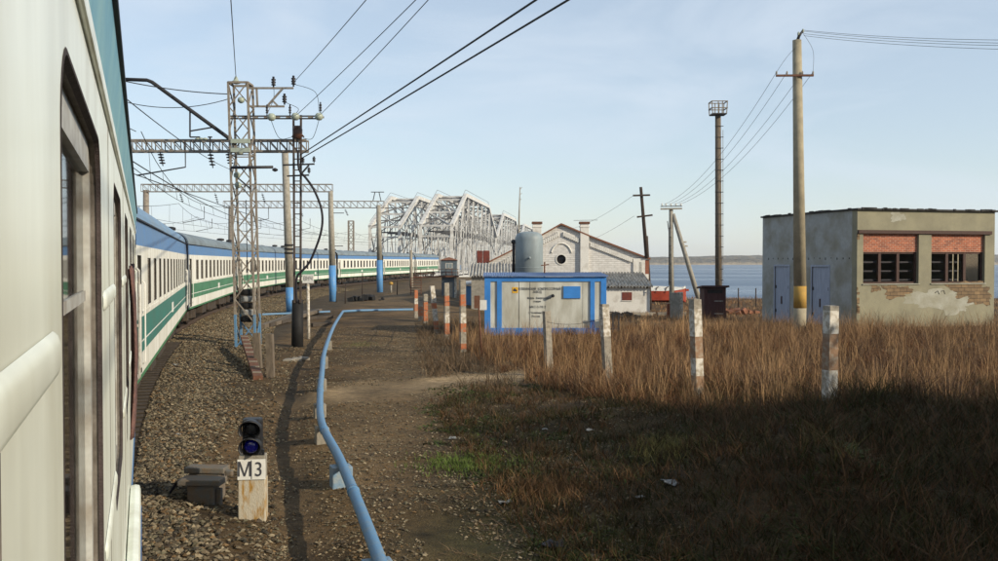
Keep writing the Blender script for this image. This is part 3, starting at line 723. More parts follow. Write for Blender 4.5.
# ---- the car the camera leans out of
def make_own_car():
    global HL
    rt = thing('passenger_car', 'cream passenger car close at the left edge with rounded windows and a hanging curtain', 'train car', (*t2w(-1.65, S1), 0), TH)
    wins = []
    k = -3
    y0c = 1.36 - S1
    for k in range(-3, 6):
        wins.append((y0c + 2.45*k, y0c + 2.45*k + 1.25, 2.02, 3.30))
    zb = [.92, 3.46, 3.75]
    V, Fc, MI = [], [], []
    def zm(z): return 0 if z < 3.46 else 1
    def q(a, b, c, d, m):
        n = len(V); V.extend([a, b, c, d]); Fc.append((n, n+1, n+2, n+3)); MI.append(m)
    edges = [-HL] + [(wins[i][1]+wins[i+1][0])/2 for i in range(len(wins)-1)] + [wins[-1][1]+.55]
    edges[0] = wins[0][0]-.6
    q((SX, -HL, .92), (SX, edges[0], .92), (SX, edges[0], 3.46), (SX, -HL, 3.46), 0)
    q((SX, edges[-1], .92), (SX, HL, .92), (SX, HL, 3.46), (SX, edges[-1], 3.46), 0)
    loops = []
    for i, (a, b, z0, z1) in enumerate(wins):
        e0, e1 = edges[i], edges[i+1]; rr = .13; arcs = []
        for (cy, cz, a0, cor) in ((b-rr, z1-rr, 0, (e1, 3.46)), (a+rr, z1-rr, 90, (e0, 3.46)), (a+rr, z0+rr, 180, (e0, .92)), (b-rr, z0+rr, 270, (e1, .92))):
            arcs.append(([(cy+rr*math.cos(R(a0+90*t/7)), cz+rr*math.sin(R(a0+90*t/7))) for t in range(8)], cor))
        loop = []
        for ai, (arc, cor) in enumerate(arcs):
            for t in range(7):
                n = len(V); V.extend([(SX, *cor), (SX, *arc[t+1]), (SX, *arc[t])]); Fc.append((n, n+2, n+1)[::-1] if False else (n, n+1, n+2)[::-1]); MI.append(0)
            nx = arcs[(ai+1) % 4]
            n = len(V); V.extend([(SX, *cor), (SX, *nx[1]), (SX, *nx[0][0]), (SX, *arc[-1])]); Fc.append((n, n+1, n+2, n+3)); MI.append(0)
            loop += arc
        loops.append(loop)
    q((SX, -HL, 3.46), (SX, HL, 3.46), (SX+.026, HL, 3.75), (SX+.026, -HL, 3.75), 1)
    add_shell(V, Fc, MI, zb, zm, 2, 3)
    pydata('body', V, Fc, ['car_cream', 'car_panel_teal', 'car_roof_blue', 'car_cream'], rt, MI)
    for i, ((a, b, z0, z1), loop) in enumerate(zip(wins, loops)):
        n = len(loop)
        W = [(SX+.0005, y, z) for y, z in loop] + [(SX-.048, y, z) for y, z in loop]
        wf = pydata('window', W, [(k, (k+1) % n, n+(k+1) % n, n+k) for k in range(n)], 'reveal_brown', rt)
        # rubber gasket ring round the opening
        cy, cz = (a+b)/2, (z0+z1)/2
        W = []
        for y, z in loop:
            dy, dz = y-cy, z-cz; ln = math.hypot(dy, dz); dy, dz = dy/ln, dz/ln
            W += [(SX+.0005, y+dy*.012, z+dz*.012), (SX+.0012, y+dy*.009, z+dz*.009), (SX+.0012, y, z), (SX-.01, y-dy*.006, z-dz*.006)]
        pydata('gasket', W, [(4*k+j, 4*((k+1) % n)+j, 4*((k+1) % n)+j+1, 4*k+j+1) for k in range(n) for j in range(3)], 'rubber_dark', wf)
        t = .055
        boxes('sash', [(SX-.047, SX-.024, a-.01, a+t, z0, z1), (SX-.047, SX-.024, b-t, b+.01, z0, z1), (SX-.047, SX-.024, a+t, b-t, z0, z0+t), (SX-.047, SX-.024, a+t, b-t, z1-t-.02, z1), (SX-.044, SX-.034, a+t, b-t, z1-.40, z1-.375)], 'window_metal', wf)
        if i == 2: continue         # the lowered window the camera leans out of
        boxes('pane', [(SX-.043, SX-.039, a+t-.01, b-t+.01, z0+t-.01, z1-t)], 'glass_near', wf)
        if i in (3, 4, 6):
            W = [(SX-.16 + .018*math.sin(31*y), y, z) for y in np.linspace(a+.55 if i != 6 else a, b, 26) for z in (z0, z1)]
            pydata('curtain', W, [(2*k, 2*k+2, 2*k+3, 2*k+1) for k in range(25)], 'curtain_white', wf)
    # raised ribs between the windows
    for i in range(len(wins)-1):
        y0, y1 = wins[i][1]+.09, wins[i+1][0]-.12
        for z, hh in ((2.890, .024), (2.20, .024)):
            n = 6; W = []; pr = [(.001, -hh*1.15), (.007, -hh*.95), (.010, -hh*.6), (.010, hh*.5), (.006, hh*.95), (.001, hh*1.15)]
            for yy, sc in ((y0, .15), (y0+.02, .8), (y0+.05, 1), (y1-.05, 1), (y1-.02, .8), (y1, .15)):
                W += [(SX + px*sc + .0005, yy, z + pz*(.5+.5*sc)) for px, pz in pr]
            pydata('rib', W, [(n*j+k, n*(j+1)+k, n*(j+1)+k+1, n*j+k+1) for j in range(5) for k in range(n-1)], 'car_cream', rt, smooth=True)
    for e in edges[1:-1]: boxes('panel_seam', [(SX+.0004, SX+.0016, e-.003, e+.003, .95, 3.43)], 'reveal_brown', rt)
    boxes('cornice_moulding', [(SX-.002, SX+.014, -HL, HL, 3.435, 3.475)], 'car_cream', rt, .006)
    boxes('gutter', [(SX-.03, SX+.040, -HL, HL, 3.751, 3.785)], 'gutter_black', rt)
    boxes('skirt_panel', [(SX+.001, SX+.078, -3.0, 3.7, .93, 1.34)], 'car_cream', rt, .036)
    boxes('skirt_stripe', [(SX+.079, SX+.083, 1.2, 3.5, 1.05, 1.22)], 'lettering_blue', rt)
    boxes('lower_band', [(SX+.001, SX+.006, -HL, HL, .95, 1.10)], 'car_blue', rt)
    # curtain blowing out of the third window ahead
    a, b, z0, z1 = wins[5]
    W, Fq = [], []
    nr, nc = 14, 9
    for j in range(nr):
        t = j/(nr-1)
        for k in range(nc):
            u = k/(nc-1)
            W.append((SX + .016 + .034*math.sin(t*2.6 + .25)*(.75+.3*math.sin(9*u)) + .010*math.sin(23*u + 4*t), a + .15 + .42*u*(1-.45*t) + .05*t, 2.95 - 1.12*t + .02*math.sin(7*u)))
    for j in range(nr-1):
        for k in range(nc-1): Fq.append((j*nc+k, j*nc+k+1, (j+1)*nc+k+1, (j+1)*nc+k))
    cu = pydata('hanging_curtain', W, Fq, 'curtain_rust', rt, smooth=True); cu['label'] = 'reddish-brown curtain blown out of a window'
    md = cu.modifiers.new('thick', 'SOLIDIFY'); md.thickness = .012
    tube('window_bar', [(SX+.035, b-.1, 2.98), (SX+.05, b-.1, 2.6), (SX+.05, b-.1, 2.0)], .012, 'gutter_black', rt, 6, world=False)
    for yy in (HL-.95, HL-.08):
        tube('handrail', [(SX+.005, yy, 1.2), (SX+.055, yy, 1.26), (SX+.055, yy, 2.85), (SX+.005, yy, 2.9)], .017, 'window_metal', rt, 8, world=False)
    d = boxes('door', [(SX+.002, SX+.010, HL-.85, HL-.18, 1.05, 3.2)], 'car_cream', rt)
    boxes('door_handle', [(SX+.010, SX+.05, HL-.78, HL-.70, 2.0, 2.04)], 'window_metal', d)
    boxes('roof_grille', [(SX-.02, SX-.01, HL-.55, HL-.2, 3.50, 3.72)], 'gutter_black', rt)
    underfloor(rt)
    return rt
make_own_car()

# ================================================================== LINESIDE STEELWORK
def insulator(c, parent, r=.09, h=.36, m='insulator_black', tilt=(0, 0)):
    c = Vector(c)
    pr = [(r*.35, 0), (r*.35, h*.2)]
    for k in range(3): pr += [(r, h*(.22+.24*k)), (r*.9, h*(.30+.24*k)), (r*.45, h*(.33+.24*k))]
    pr += [(r*.5, h)]
    return lathe('insulator', c, pr, m, parent, 10)
def lattice_mast(name, label, base, top, w, npan, m, foot_m=None, foot_h=0, leg=.075, br=.04):
    t = thing(name, label, 'mast', base); b = Vector(base); d = Vector(top) - b
    cor = [(-w/2, -w/2), (w/2, -w/2), (w/2, w/2), (-w/2, w/2)]
    P = lambda c, u: b + d*u + Vector((c[0], c[1], 0))
    for c in cor:
        if foot_h:
            u = foot_h/d.z; bar('leg_foot', P(c, 0) - Vector((0, 0, .3)), P(c, u), leg*1.12, leg*1.12, foot_m, t); bar('leg', P(c, u), P(c, 1), leg, leg, m, t)
        else: bar('leg', P(c, 0) - Vector((0, 0, .3)), P(c, 1), leg, leg, m, t)
    for i in range(npan):
        for k in range(4):
            a, c = cor[k], cor[(k+1) % 4]
            if i % 2: a, c = c, a
            u0, u1 = i/npan, (i+1)/npan; mm = foot_m if foot_h and u1*d.z < foot_h*1.15 else m
            bar('brace', P(a, u0), P(c, u1), br, br, mm, t)
            if i and i % 4 == 0: bar('ring', P(a, u0), P(c, u0), br, br, mm, t)
    for k in range(4): bar('ring', P(cor[k], 1), P(cor[(k+1) % 4], 1), leg, leg, m, t)
    return t
def gantry_beam(name, label, p0, p1, hgt, dep, npan, m='lattice_grey', ch=.065, br=.035):
    p0, p1 = Vector(p0), Vector(p1); t = thing(name, label, 'gantry', p0)
    ax = (p1-p0).normalized(); nrm = Vector((-ax.y, ax.x, 0)).normalized()*dep/2; up = Vector((0, 0, hgt/2))
    for sn in (-1, 1):
        for su in (-1, 1): bar('chord', p0 + nrm*sn + up*su, p1 + nrm*sn + up*su, ch, ch, m, t)
    for i in range(npan+1):
        q = p0.lerp(p1, i/npan)
        for sn in (-1, 1):
            bar('post', q + nrm*sn - up, q + nrm*sn + up, br, br, m, t)
            if i < npan:
                r = p0.lerp(p1, (i+1)/npan); bar('brace', q + nrm*sn - up, r + nrm*sn + up, br, br, m, t)
        if i < npan: bar('brace', q - nrm + up, p0.lerp(p1, (i+1)/npan) + nrm + up, br, br, m, t)
    return t
def conc_pole(label, base, top, r0, r1, m='concrete', blue=0, group=None, name='concrete_pole'):
    base, top = Vector(base), Vector(top); t = thing(name, label, 'pole', base, group=group); d = top - base
    if blue:
        u = blue/d.z; q = base + d*u
        tube('painted_foot', [base - Vector((0, 0, .4)), q], [r0*1.02, r0*1.0], 'paint_blue', t, 14); tube('shaft', [q, top], [r0 + (r1-r0)*u, r1], m, t, 14)
    else: tube('shaft', [base - Vector((0, 0, .4)), top], [r0, r1], m, t, 14)
    return t
# ---- big lattice mast with blue feet
YM = 35.7
def M(px, py, dy=0.0): return D(px, py, YM + dy)
mb = GD(248, YM); mt_ = D(240.5, 84, YM)
mast = lattice_mast('lattice_mast', 'rusty square lattice mast with pale blue feet beside the curving train', mb, mt_, .74, 11, 'lattice_steel', 'pipe_blue', 1.25)
wt = thing('tension_weights', 'stack of grey tensioning weight discs hanging inside the blue-footed lattice mast', 'weights', D(248, 322, YM))
f0 = D(248, 322, YM)
for k in range(5): lathe('weight_disc', f0 + Vector((.02*(k % 2), 0, .26*k)), [(.10, 0), (.27, .01), (.29, .05), (.29, .19), (.27, .23), (.10, .24)], 'weight_grey' if k % 2 else 'tar_black', wt, 14)
tube('weight_rod', [f0 + Vector((0, 0, 1.2)), D(246, 200, YM)], .015, 'dark_steel', wt, 6)
for py, h in ((141, .16), (150, .16)):
    bar('clamp_plate', M(231, py, -.45), M(250, py, -.45), .12, h, 'insulator_glass', mast)
arm = thing('insulator_crossarm', 'upper steel bracket with three black insulators at the top of the lattice mast', 'crossarm', M(249, 97))
for a, b in (((248, 88), (293.5, 88)), ((248, 106.3), (284.5, 106.3)), ((256.5, 88), (257.5, 106.3)), ((267, 106.3), (283, 88)), ((272, 100), (278, 106))):
    bar('arm_member', M(*a), M(*b), .07, .07, 'lattice_grey', arm)
for q in ((273.5, 87.5), (293.5, 86.5), (284.5, 104.5)): insulator(M(*q), arm, .095, .42)
arm2 = thing('insulator_crossarm', 'long dark horizontal crossarm with glass ball insulators joining the two lattice masts', 'crossarm', M(230, 117))
bar('arm_member', M(229, 116, -.3), M(322, 116, -.3), .05, .05, 'dark_steel', arm2); bar('arm_member', M(229, 118.5, -.3), M(322, 118.5, -.3), .05, .05, 'dark_steel', arm2)
for i in range(9): bar('arm_batten', M(231+11*i, 117.2, -.3), M(236+11*i, 117.2, -.3), .05, .07, 'lattice_steel', arm2)
for q in ((271.5, 117), (295.5, 116.5), (319, 116.5)):
    lathe('ball_insulator', M(*q, -.55), [(.04, -.14), (.09, -.13), (.15, -.06), (.16, 0), (.15, .06), (.09, .13), (.04, .14)], 'insulator_glass', arm2, 12)
for q in ((267, 115.5), (290, 115.5), (320.5, 113)): insulator(M(*q, -.35), arm2, .055, .42)
for q in ((241, 100), (237, 175), (238, 185), (240, 152)): lathe('ball_insulator', M(*q, .1), [(.04, -.12), (.12, -.07), (.14, 0), (.12, .07), (.04, .12)], 'insulator_glass', mast, 10)
lathe('top_insulator', M(236, 84), [(.06, 0), (.16, .03), (.18, .09), (.10, .14), (.06, .25), (.03, .3)], 'insulator_glass', mast, 12)
dk = thing('catenary_bracket', 'thick black bent tube bracket reaching left from the lattice mast over the track', 'bracket', M(231, 141))
tube('bracket_tube', [M(236, 144), M(226, 136), M(152, 82), M(147, 80), M(118, 79)], [.075, .075, .075, .07, .07], 'dark_steel', dk, 10)
for a, b in (((190, 110), (190, 137)), ((190, 131), (214, 127)), ((190, 137), (200, 137)), ((208, 137), (212, 137)), ((210, 137), (210, 146))): bar('bracket_strut', M(*a), M(*b), .05, .05, 'dark_steel', dk)
for x in (198, 201.5, 205): lathe('disc_insulator', M(x, 140), [(.03, 0), (.12, .02), (.12, .05), (.04, .09)], 'insulator_glass', dk, 10)
dk2 = thing('catenary_bracket', 'straight black tube arm crossing the lattice mast below the first gantry beam', 'bracket', M(231, 167))
tube('bracket_tube', [M(231, 167.5, -.5), M(273, 167, -.5)], .055, 'dark_steel', dk2, 8); lathe('disc_insulator', M(275, 170, -.5), [(.03, -.06), (.11, -.02), (.11, .03), (.03, .08)], 'insulator_black', dk2, 10)
bar('bracket_strut', M(238, 178, -.4), M(251, 189, -.4), .05, .05, 'dark_steel', dk2)
# ---- slim ladder mast on tarred stub
sl = thing('ladder_mast', 'slim dark ladder-like steel mast rising from a black tarred stub', 'mast', GD(297, 36.2))
b0 = GD(297, 36.2)
tube('tarred_stub', [b0 - Vector((0, 0, .3)), D(297.5, 300, 36.2)], [.24, .22], 'tar_black', sl, 12)
for x0, x1 in ((294.5, 293.5), (300.5, 301)):
    bar('leg', D(x0, 303, 36.0), D(x1, 115, 36.0), .075, .075, 'lattice_dark', sl); bar('leg', D(x0, 303, 36.3), D(x1, 115, 36.3), .075, .075, 'lattice_dark', sl)
for y in range(126, 300, 11): bar('rung', D(293.8, y, 36), D(300.8, y, 36), .04, .04, 'lattice_dark', sl)
lathe('cable_bell', D(297.5, 139, 35.8), [(.10, 0), (.16, .05), (.19, .18), (.20, .38), (.16, .42), (.16, .50)], 'insulator_brown', sl, 14)
for q in ((292, 137), (304, 137)): tube('bell_horn', [D(297.5, 131, 35.8), D(*q, 35.8)], [.07, .03], 'insulator_brown', sl, 8)
ca = thing('insulator_crossarm', 'two short lower crossarms with black pin insulators on the slim ladder mast', 'crossarm', D(288, 164, 35.9))
for a, b in (((283, 165), (314.5, 164)), ((287, 176), (309, 175)), ((301, 174), (309, 165))): bar('arm_member', D(*a, 35.85), D(*b, 35.85), .06, .06, 'dark_steel', ca)
for q in ((303, 163.5), (314, 162.5), (309, 173.5)): insulator(D(*q, 35.85), ca, .07, .24)
cab = [(298, 152), (299, 169), (306, 178), (313, 188), (320, 204), (322.5, 219), (320.5, 234), (315, 250), (309, 263), (301, 272), (297, 277), (296, 290), (297, 303)]
def smooth_pts(P, n=4):
    Q = []
    for i in range(len(P)-1):
        p0, p1, p2, p3 = P[max(i-1, 0)], P[i], P[i+1], P[min(i+2, len(P)-1)]
        for k in range(n):
            t = k/n; Q.append(.5*((2*p1) + (p2-p0)*t + (2*p0-5*p1+4*p2-p3)*t*t + (3*p1-p0-3*p2+p3)*t**3))
    return Q + [P[-1]]
o = tube('power_cable', smooth_pts([D(x, y, 35.7) for x, y in cab]), .045, 'gutter_black', None, 8)
setp(o, 'thick black cable looping down beside the slim ladder mast', 'cable')
# ---- gantries and poles
def gy_(px, Y): return GD(px, Y)
gantry_beam('gantry_beam', 'nearest lattice gantry beam running left from the blue-footed lattice mast', D(307.5, 146, 36.6), D(96, 146, 36.6), .43, .40, 22)
p = conc_pole('leaning pale concrete pole with blue foot just left of the slim ladder mast', GD(290.5, 59), D(285, 151, 59), .27, .21, 'concrete', 1.6)
for y in (245, 249, 253): lathe('collar', D(288.8, y, 59), [(.27, -.05), (.30, -.05), (.30, .05), (.27, .05)], 'tar_black', p, 12)
gantry_beam('gantry_beam', 'middle lattice gantry beam spanning from the left pole to the straight blue-footed pole', D(332.5, 188, 78), D(142, 188, 78), .62, .45, 26)
p = conc_pole('straight concrete pole with bright blue foot at the right end of the middle gantry', GD(333, 77), D(330.5, 191, 77), .30, .20, 'concrete', 3.0)
conc_pole('brown concrete pole at the left end of the middle gantry behind the train', GD(146, 78), D(146, 190, 78), .28, .24, 'lattice_steel')
for q in ((338, 246), (339, 213)): bar('side_arm', D(331.5, q[1], 77), D(q[0]+5, q[1], 77), .06, .06, 'dark_steel', p)
gantry_beam('gantry_beam', 'farthest lattice gantry beam in front of the steel bridge', D(384, 204.5, 98), D(224, 204.5, 98), .70, .5, 24)
conc_pole('concrete pole with blue foot at the right end of the farthest gantry', GD(380, 97.5), D(378.5, 205, 97.5), .32, .22, 'concrete', 3.4)
conc_pole('brown pole at the left end of the farthest gantry behind the train roofs', GD(231, 98), D(231, 206, 98), .34, .26, 'lattice_steel')
conc_pole('short bare brown pole standing in front of the bridge and the train', GD(411.5, 112), D(411, 250, 112), .24, .16, 'concrete_post')
lm = lattice_mast('lattice_mast', 'small distant lattice mast left of the steel bridge', GD(351, 130), D(351, 221, 130), .7, 10, 'lattice_steel', leg=.12, br=.07)
tg = thing('gantry_antenna', 'small T-shaped bracket standing on the farthest gantry beam', 'bracket', D(377, 201, 98))
for a, b in (((371, 192), (384, 192)), ((375, 192), (373, 201)), ((379, 192), (381, 201))): bar('strut', D(*a, 98), D(*b, 98), .08, .08, 'dark_steel', tg)
# hanging insulator strings under gantries
for i, (px, Y, py0, py1) in enumerate(((210, 36.6, 152, 168), (228, 36.6, 152, 166), (160, 36.6, 152, 166), (180, 78, 193, 203), (215, 78, 193, 204), (262, 78, 193, 203), (250, 98, 209, 217), (300, 98, 209, 217), (345, 98, 209, 216))):
    t = thing('insulator_string', ['string of disc insulators under the nearest gantry, left of the lattice mast', 'string of disc insulators against the lattice mast under the nearest gantry', 'leftmost insulator string under the nearest gantry', 'leftmost insulator string under the middle gantry', 'second insulator string under the middle gantry', 'insulator string under the middle gantry just right of the lattice mast', 'leftmost insulator string under the farthest gantry', 'insulator string under the farthest gantry by the leaning pole', 'insulator string under the farthest gantry left of the bridge'][i], 'insulator', D(px, py0, Y), group='insulator strings under the gantries')
    a, b = D(px, py0, Y), D(px+3, py1, Y)
    tube('rod', [a, b], .02, 'dark_steel', t, 6)
    for k in range(4): lathe('disc', a.lerp(b, .2+.2*k), [(.03, -.03), (.12, -.01), (.12, .02), (.03, .05)], 'insulator_black', t, 8)
# ---- catenary over the tracks
spn = [-12, 36, 79, 101, 148, S_PORTAL]
for lab, la in (('overhead catenary with droppers above the train', 0.0), ('overhead catenary above the track left of the train', -5.2), ('farthest overhead catenary on the left', -10.4)):
    t = thing('catenary', lab, 'catenary', off(20, la, 6))
    for i in range(len(spn)-1):
        sa, sb = spn[i], spn[i+1]; n = 16; msg, con = [], []
        for k in range(n+1):
            u = k/n; s = sa + (sb-sa)*u
            msg.append(off(s, la + .25*math.sin(i*2.1+u*3), 7.7 - 1.15*4*u*(1-u))); con.append(off(s, la + .3*(1 if i % 2 else -1)*(1-2*u), 6.1))
        tube('messenger_wire', msg, .016, 'wire', t, 5); tube('contact_wire', con, .014, 'wire', t, 5)
        for k in range(1, n, 2): tube('dropper', [msg[k], con[k]], .009, 'wire', t, 4)
    for s in (36.5, 79.5, 101):
        a = off(s, la, 6.15); b = off(s, la+1.7, 6.5); tube('registration_arm', [a, b, b + Vector((0, 0, 1.0))], .03, 'dark_steel', t, 6)
# extra span wires on the left
W_ = [('thin wire from the lattice mast top up out of the picture', M(236, 78), D(228.5, -40, 20), .05, .014),
      ('cable running left from the lattice mast top', M(231, 94), D(120, 80, 35), .1, .02),
      ('cable sagging left with a loose loop from below the lattice mast top', M(231, 98), D(115, 99, 36), .35, .016),
      ('long wire sloping down right across the left gantries', D(118, 92, 24), D(238, 172, 60), .3, .016),
      ('lower long wire sloping down right across the left gantries', D(118, 152, 24), D(252, 222, 70), .3, .018),
      ('third sloping wire just above the train roofs', D(118, 168, 40), D(330, 236, 140), .4, .025),
      ('left wire from the upper bracket rising to the top of the picture', M(293, 83), D(372, -12, 20), .1, .011),
      ('middle wire from the crossarm rising to the top of the picture', M(295.5, 116), D(420, -10, 20.5), .12, .011),
      ('right wire from the crossarm rising to the top of the picture', M(319, 116), D(434, -12, 21), .12, .011),
      ('upper of the two thick cables crossing the sky above the bridge', D(300, 155, 36), D(546, -10, 15.2), .05, .021),
      ('lower of the two thick cables crossing the sky above the bridge', D(302, 158, 36), D(586, -14, 15.0), .05, .021)]
for lab, a, b, s, r in W_:
    if 'thick' in lab or 'rising' in lab or 'out of' in lab:
        d = (b-a); b = a + d*1.9
    wire(lab, a, b, s, r)
for i, (a, b) in enumerate((((273.5, 84), (268, 112)), ((284.5, 102), (294, 115)), ((293.5, 84), (319, 112)))):
    P = [M(*a), M((a[0]+b[0])/2 + (9 if i else 3), (a[1]+b[1])/2 - (6 if i == 2 else 0)), M(*b)]
    o = tube('jumper_wire', smooth_pts(P, 8), .010, 'wire', None, 5)
    setp(o, ['left jumper wire hanging from the upper bracket insulators', 'middle jumper wire curling from the lower bracket insulator', 'right jumper wire arching from the end insulator to the crossarm'][i], 'wire')
for i, (a, b) in enumerate((((271, 120), (292, 137)), ((319, 120), (303, 138)))):
    P = [M(*a), M(a[0]*.6+b[0]*.4, 138), M(*b)]
    setp(tube('jumper_wire', smooth_pts(P, 8), .011, 'wire', None, 5), ['left jumper wire drooping to the brown cable bell', 'right jumper wire drooping to the brown cable bell'][i], 'wire')

# ================================================================== BESIDE THE TRACK
# ---- dwarf signal M3
mp_ = G(253, 519); sg = thing('dwarf_signal', 'black dwarf signal with two hooded lenses on a short pale plinth marked M3', 'signal', mp_, R(6))
boxes('plinth', [(-.17, .17, -.09, .14, -.25, .53)], 'plinth_ochre', sg, .012)
pl = boxes('number_plate', [(-.175, .175, -.106, -.092, .53, .79)], 'plate_white', sg, .003)
boxes('plinth_top', [(-.165, .165, -.09, .13, .532, .83)], 'slab_pale', sg, .012)
for tx_, xx in (('М', -.085), ('3', .09)): text_mesh('number', tx_, .26, 'text_dark', pl, (xx, -.109, .655), (math.pi/2, 0, 0), width=.85)
boxes('divider', [(-.004, .006, -.109, -.107, .54, .78)], 'text_dark', pl)
hd = boxes('signal_head', [(-.12, .12, -.08, .12, .84, 1.30)], 'signal_black', sg, .035)
boxes('neck', [(-.05, .05, -.04, .08, .80, .87)], 'signal_black', sg)
for zc, lm_ in ((1.18, 'signal_black'), (.96, 'lens_blue')):
    lathe('lens', (0, -.085, zc), [(.09, -.015), (.085, -.03), (.05, -.045), (.01, -.05)], lm_, hd, 18, world=False, axis='Y')
    V, Fq = [], []; n = 14
    for k in range(n+1):
        a = R(-35 + 250*k/n)
        for (rr, yy) in ((.135, -.08), (.142, -.30 + .06*abs(math.cos(a))), (.130, -.30 + .06*abs(math.cos(a))), (.123, -.08)): V.append((rr*math.cos(a), yy, zc + rr*.92*math.sin(a)))
    for k in range(n):
        for j in range(4): Fq.append((4*k+j, 4*k+(j+1) % 4, 4*k+4+(j+1) % 4, 4*k+4+j))
    pydata('hood', V, Fq, 'signal_black', hd, smooth=True)
boxes('bracket_pin', [(.12, .15, -.05, 0, .78, .90)], 'signal_black', sg)
# ---- trackside boxes
bp_ = G(208, 503); tb = thing('trackside_box', 'pair of low grey metal trackside boxes left of the M3 signal', 'box', bp_, R(-4))
for nm, b in (('pedestal', (-.24, .12, -.12, .12, -.15, .26)), ('lid', (-.36, .22, -.16, .14, .26, .34)), ('rear_lid', (-.42, .14, .20, .46, .34, .42)), ('rear_case', (-.36, .08, .22, .44, -.1, .34)), ('cable_entry', (.12, .19, -.04, .05, -.1, .2)), ('hinge', (.14, .24, .24, .32, .30, .38))):
    boxes(nm, [b], 'box_grey', tb, .018)
tube('cable', [(-.36, .3, .3), (-.55, .3, .2), (-.7, .2, -.05), (-.95, .15, -.12)], .022, 'gutter_black', tb, 6, world=False)
# ---- blue pipe
P = smooth_pts(PIPE_PTS, 5); P += [D(360, 310.5, 56.2), D(386, 310, 56.8), D(413, 309.5, 57.4)]
o = tube('blue_pipe', P, .072, 'pipe_blue', None, 12); o['label'] = 'long light blue pipe snaking over the ground on low concrete blocks'; o['category'] = 'pipe'
c0 = P[10]
for i, u in enumerate((8.2, 9.55, 12.2, 13.75, 16.6, 19.6, 23.5, 29, 36)):
    k = min(range(len(P)), key=lambda k: abs(P[k].y-u)); q = P[k]; d = (P[k+1]-P[k-1]).normalized() if k else Vector((0, 1, 0))
    j = i
    w = .15 if i in (0, 1, 3) else .12
    lab = ['nearest pale blue block under the pipe just below the picture edge', 'pale blue concrete block under the pipe at the bottom edge', 'pipe coupling', 'pale blue concrete block under the pipe right of the M3 signal', 'small block under the pipe where it bends above the M3 signal', 'small grey block under the pipe beyond the bend', 'small block under the pipe level with the trodden path', 'small block under the pipe near the black stub', 'last small block under the pipe before its far corner'][i]
    if i == 2: continue
    b = boxes('pipe_support', [(-w, w, -.14, .14, -.5, -.075 + .02)], 'block_blue' if i < 4 else 'slab_pale', None, .02); b.location = q; b.rotation_euler = (0, 0, -math.atan2(d.x, d.y) + .1)
    setp(b, lab, 'concrete block')
for k in (8, 14, 21, 27):
    d = (P[k+1]-P[k]).normalized(); t = tube('coupling', [P[k] - d*.04, P[k] + d*.04], .083, 'pipe_blue', o, 12)
# ---- small things by the lattice mast
sp = thing('white_marker_post', 'thin white post carrying a small white plate with black letters beside the black stub', 'sign post', G(308.5, 339))
tube('post', [G(308.5, 339, .3), D(308, 283, G(308.5, 339).y)], [.075, .06], 'post_white', sp, 8)
q = D(308, 279, G(308.5, 339).y - .08); pl = boxes('plate', [(-.24, .24, -.012, .012, -.18, .20)], 'plate_white', sp, .003); pl.location = q - sp.location
text_mesh('letters', 'ВНЧ', .26, 'text_dark', pl, (0, -.015, .01), (math.pi/2, 0, 0), width=.72)
for lab, p0, p1, w, m in (('left weathered grey stub post at the foot of the lattice mast', (259, 368), (256.5, 333), .20, 'wood_grey'), ('right taller weathered stub post near the foot of the lattice mast', (271, 377), (269.5, 334), .20, 'wood_grey')):
    a = G(*p0); o = bar('stub_post', a - Vector((0, 0, .2)), D(*p1, a.y), w, .22, m); setp(o, lab, 'post')
a, b = G(258, 380), G(244, 350); o = thing('ribbed_beam', 'rusty ribbed beam sloping down from the lattice mast foot', 'beam', a)
bar('beam', a + Vector((0, 0, .06)), b + Vector((0, 0, .5)), .26, .12, 'rust_brown', o)
for k in range(9): 
    q = (a + Vector((0, 0, .13))).lerp(b + Vector((0, 0, .57)), (k+.5)/9); bar('rib', q - Vector((.12, 0, 0)), q + Vector((.12, 0, 0)), .07, .04, 'slab_pale', o)
for k, px in enumerate((289, 297, 304)):
    q = G(px, 361 - k); o = boxes('pale_slab', [(-.16, .16, -.25, .25, -.06, .07)], 'slab_pale', None, .02); o.location = q; o.rotation_euler = (0, .05*k, .2*k)
    setp(o, ['leftmost pale broken slab on the ground below the black stub', 'middle pale broken slab on the ground below the black stub', 'rightmost pale broken slab on the ground below the black stub'][k], 'slab')
tim = ['nearest old timber of the stack left of the black stub', 'second old timber of the stack left of the black stub', 'third old timber of the stack left of the black stub', 'fourth old timber of the stack left of the black stub', 'farthest old timber of the stack left of the black stub']
for k in range(5):
    a = G(262 + 6*k, 329 - 1.5*k); b = G(300 + 5*k, 314.5 - .6*k)
    setp(bar('old_sleeper', a + Vector((0, 0, .12)), b + Vector((0, 0, .12)), .26, .20, 'sleeper_wood' if k % 2 else 'wood_grey'), tim[k], 'timber')
for k, (x0, y0, x1, y1, lab) in enumerate(((312, 327, 331, 326, 'dark timber lying right of the white marker post'), (307, 320, 332, 318.5, 'farther dark timber lying behind the white marker post'), (262, 316, 330, 313, 'long blue rod lying on the ground behind the timber stack'))):
    setp(bar('old_sleeper' if k < 2 else 'blue_rod', G(x0, y0) + Vector((0, 0, .1)), G(x1, y1) + Vector((0, 0, .1)), .24 if k < 2 else .10, .18 if k < 2 else .10, 'sleeper_wood' if k < 2 else 'pipe_blue'), lab, 'timber' if k < 2 else 'rod')
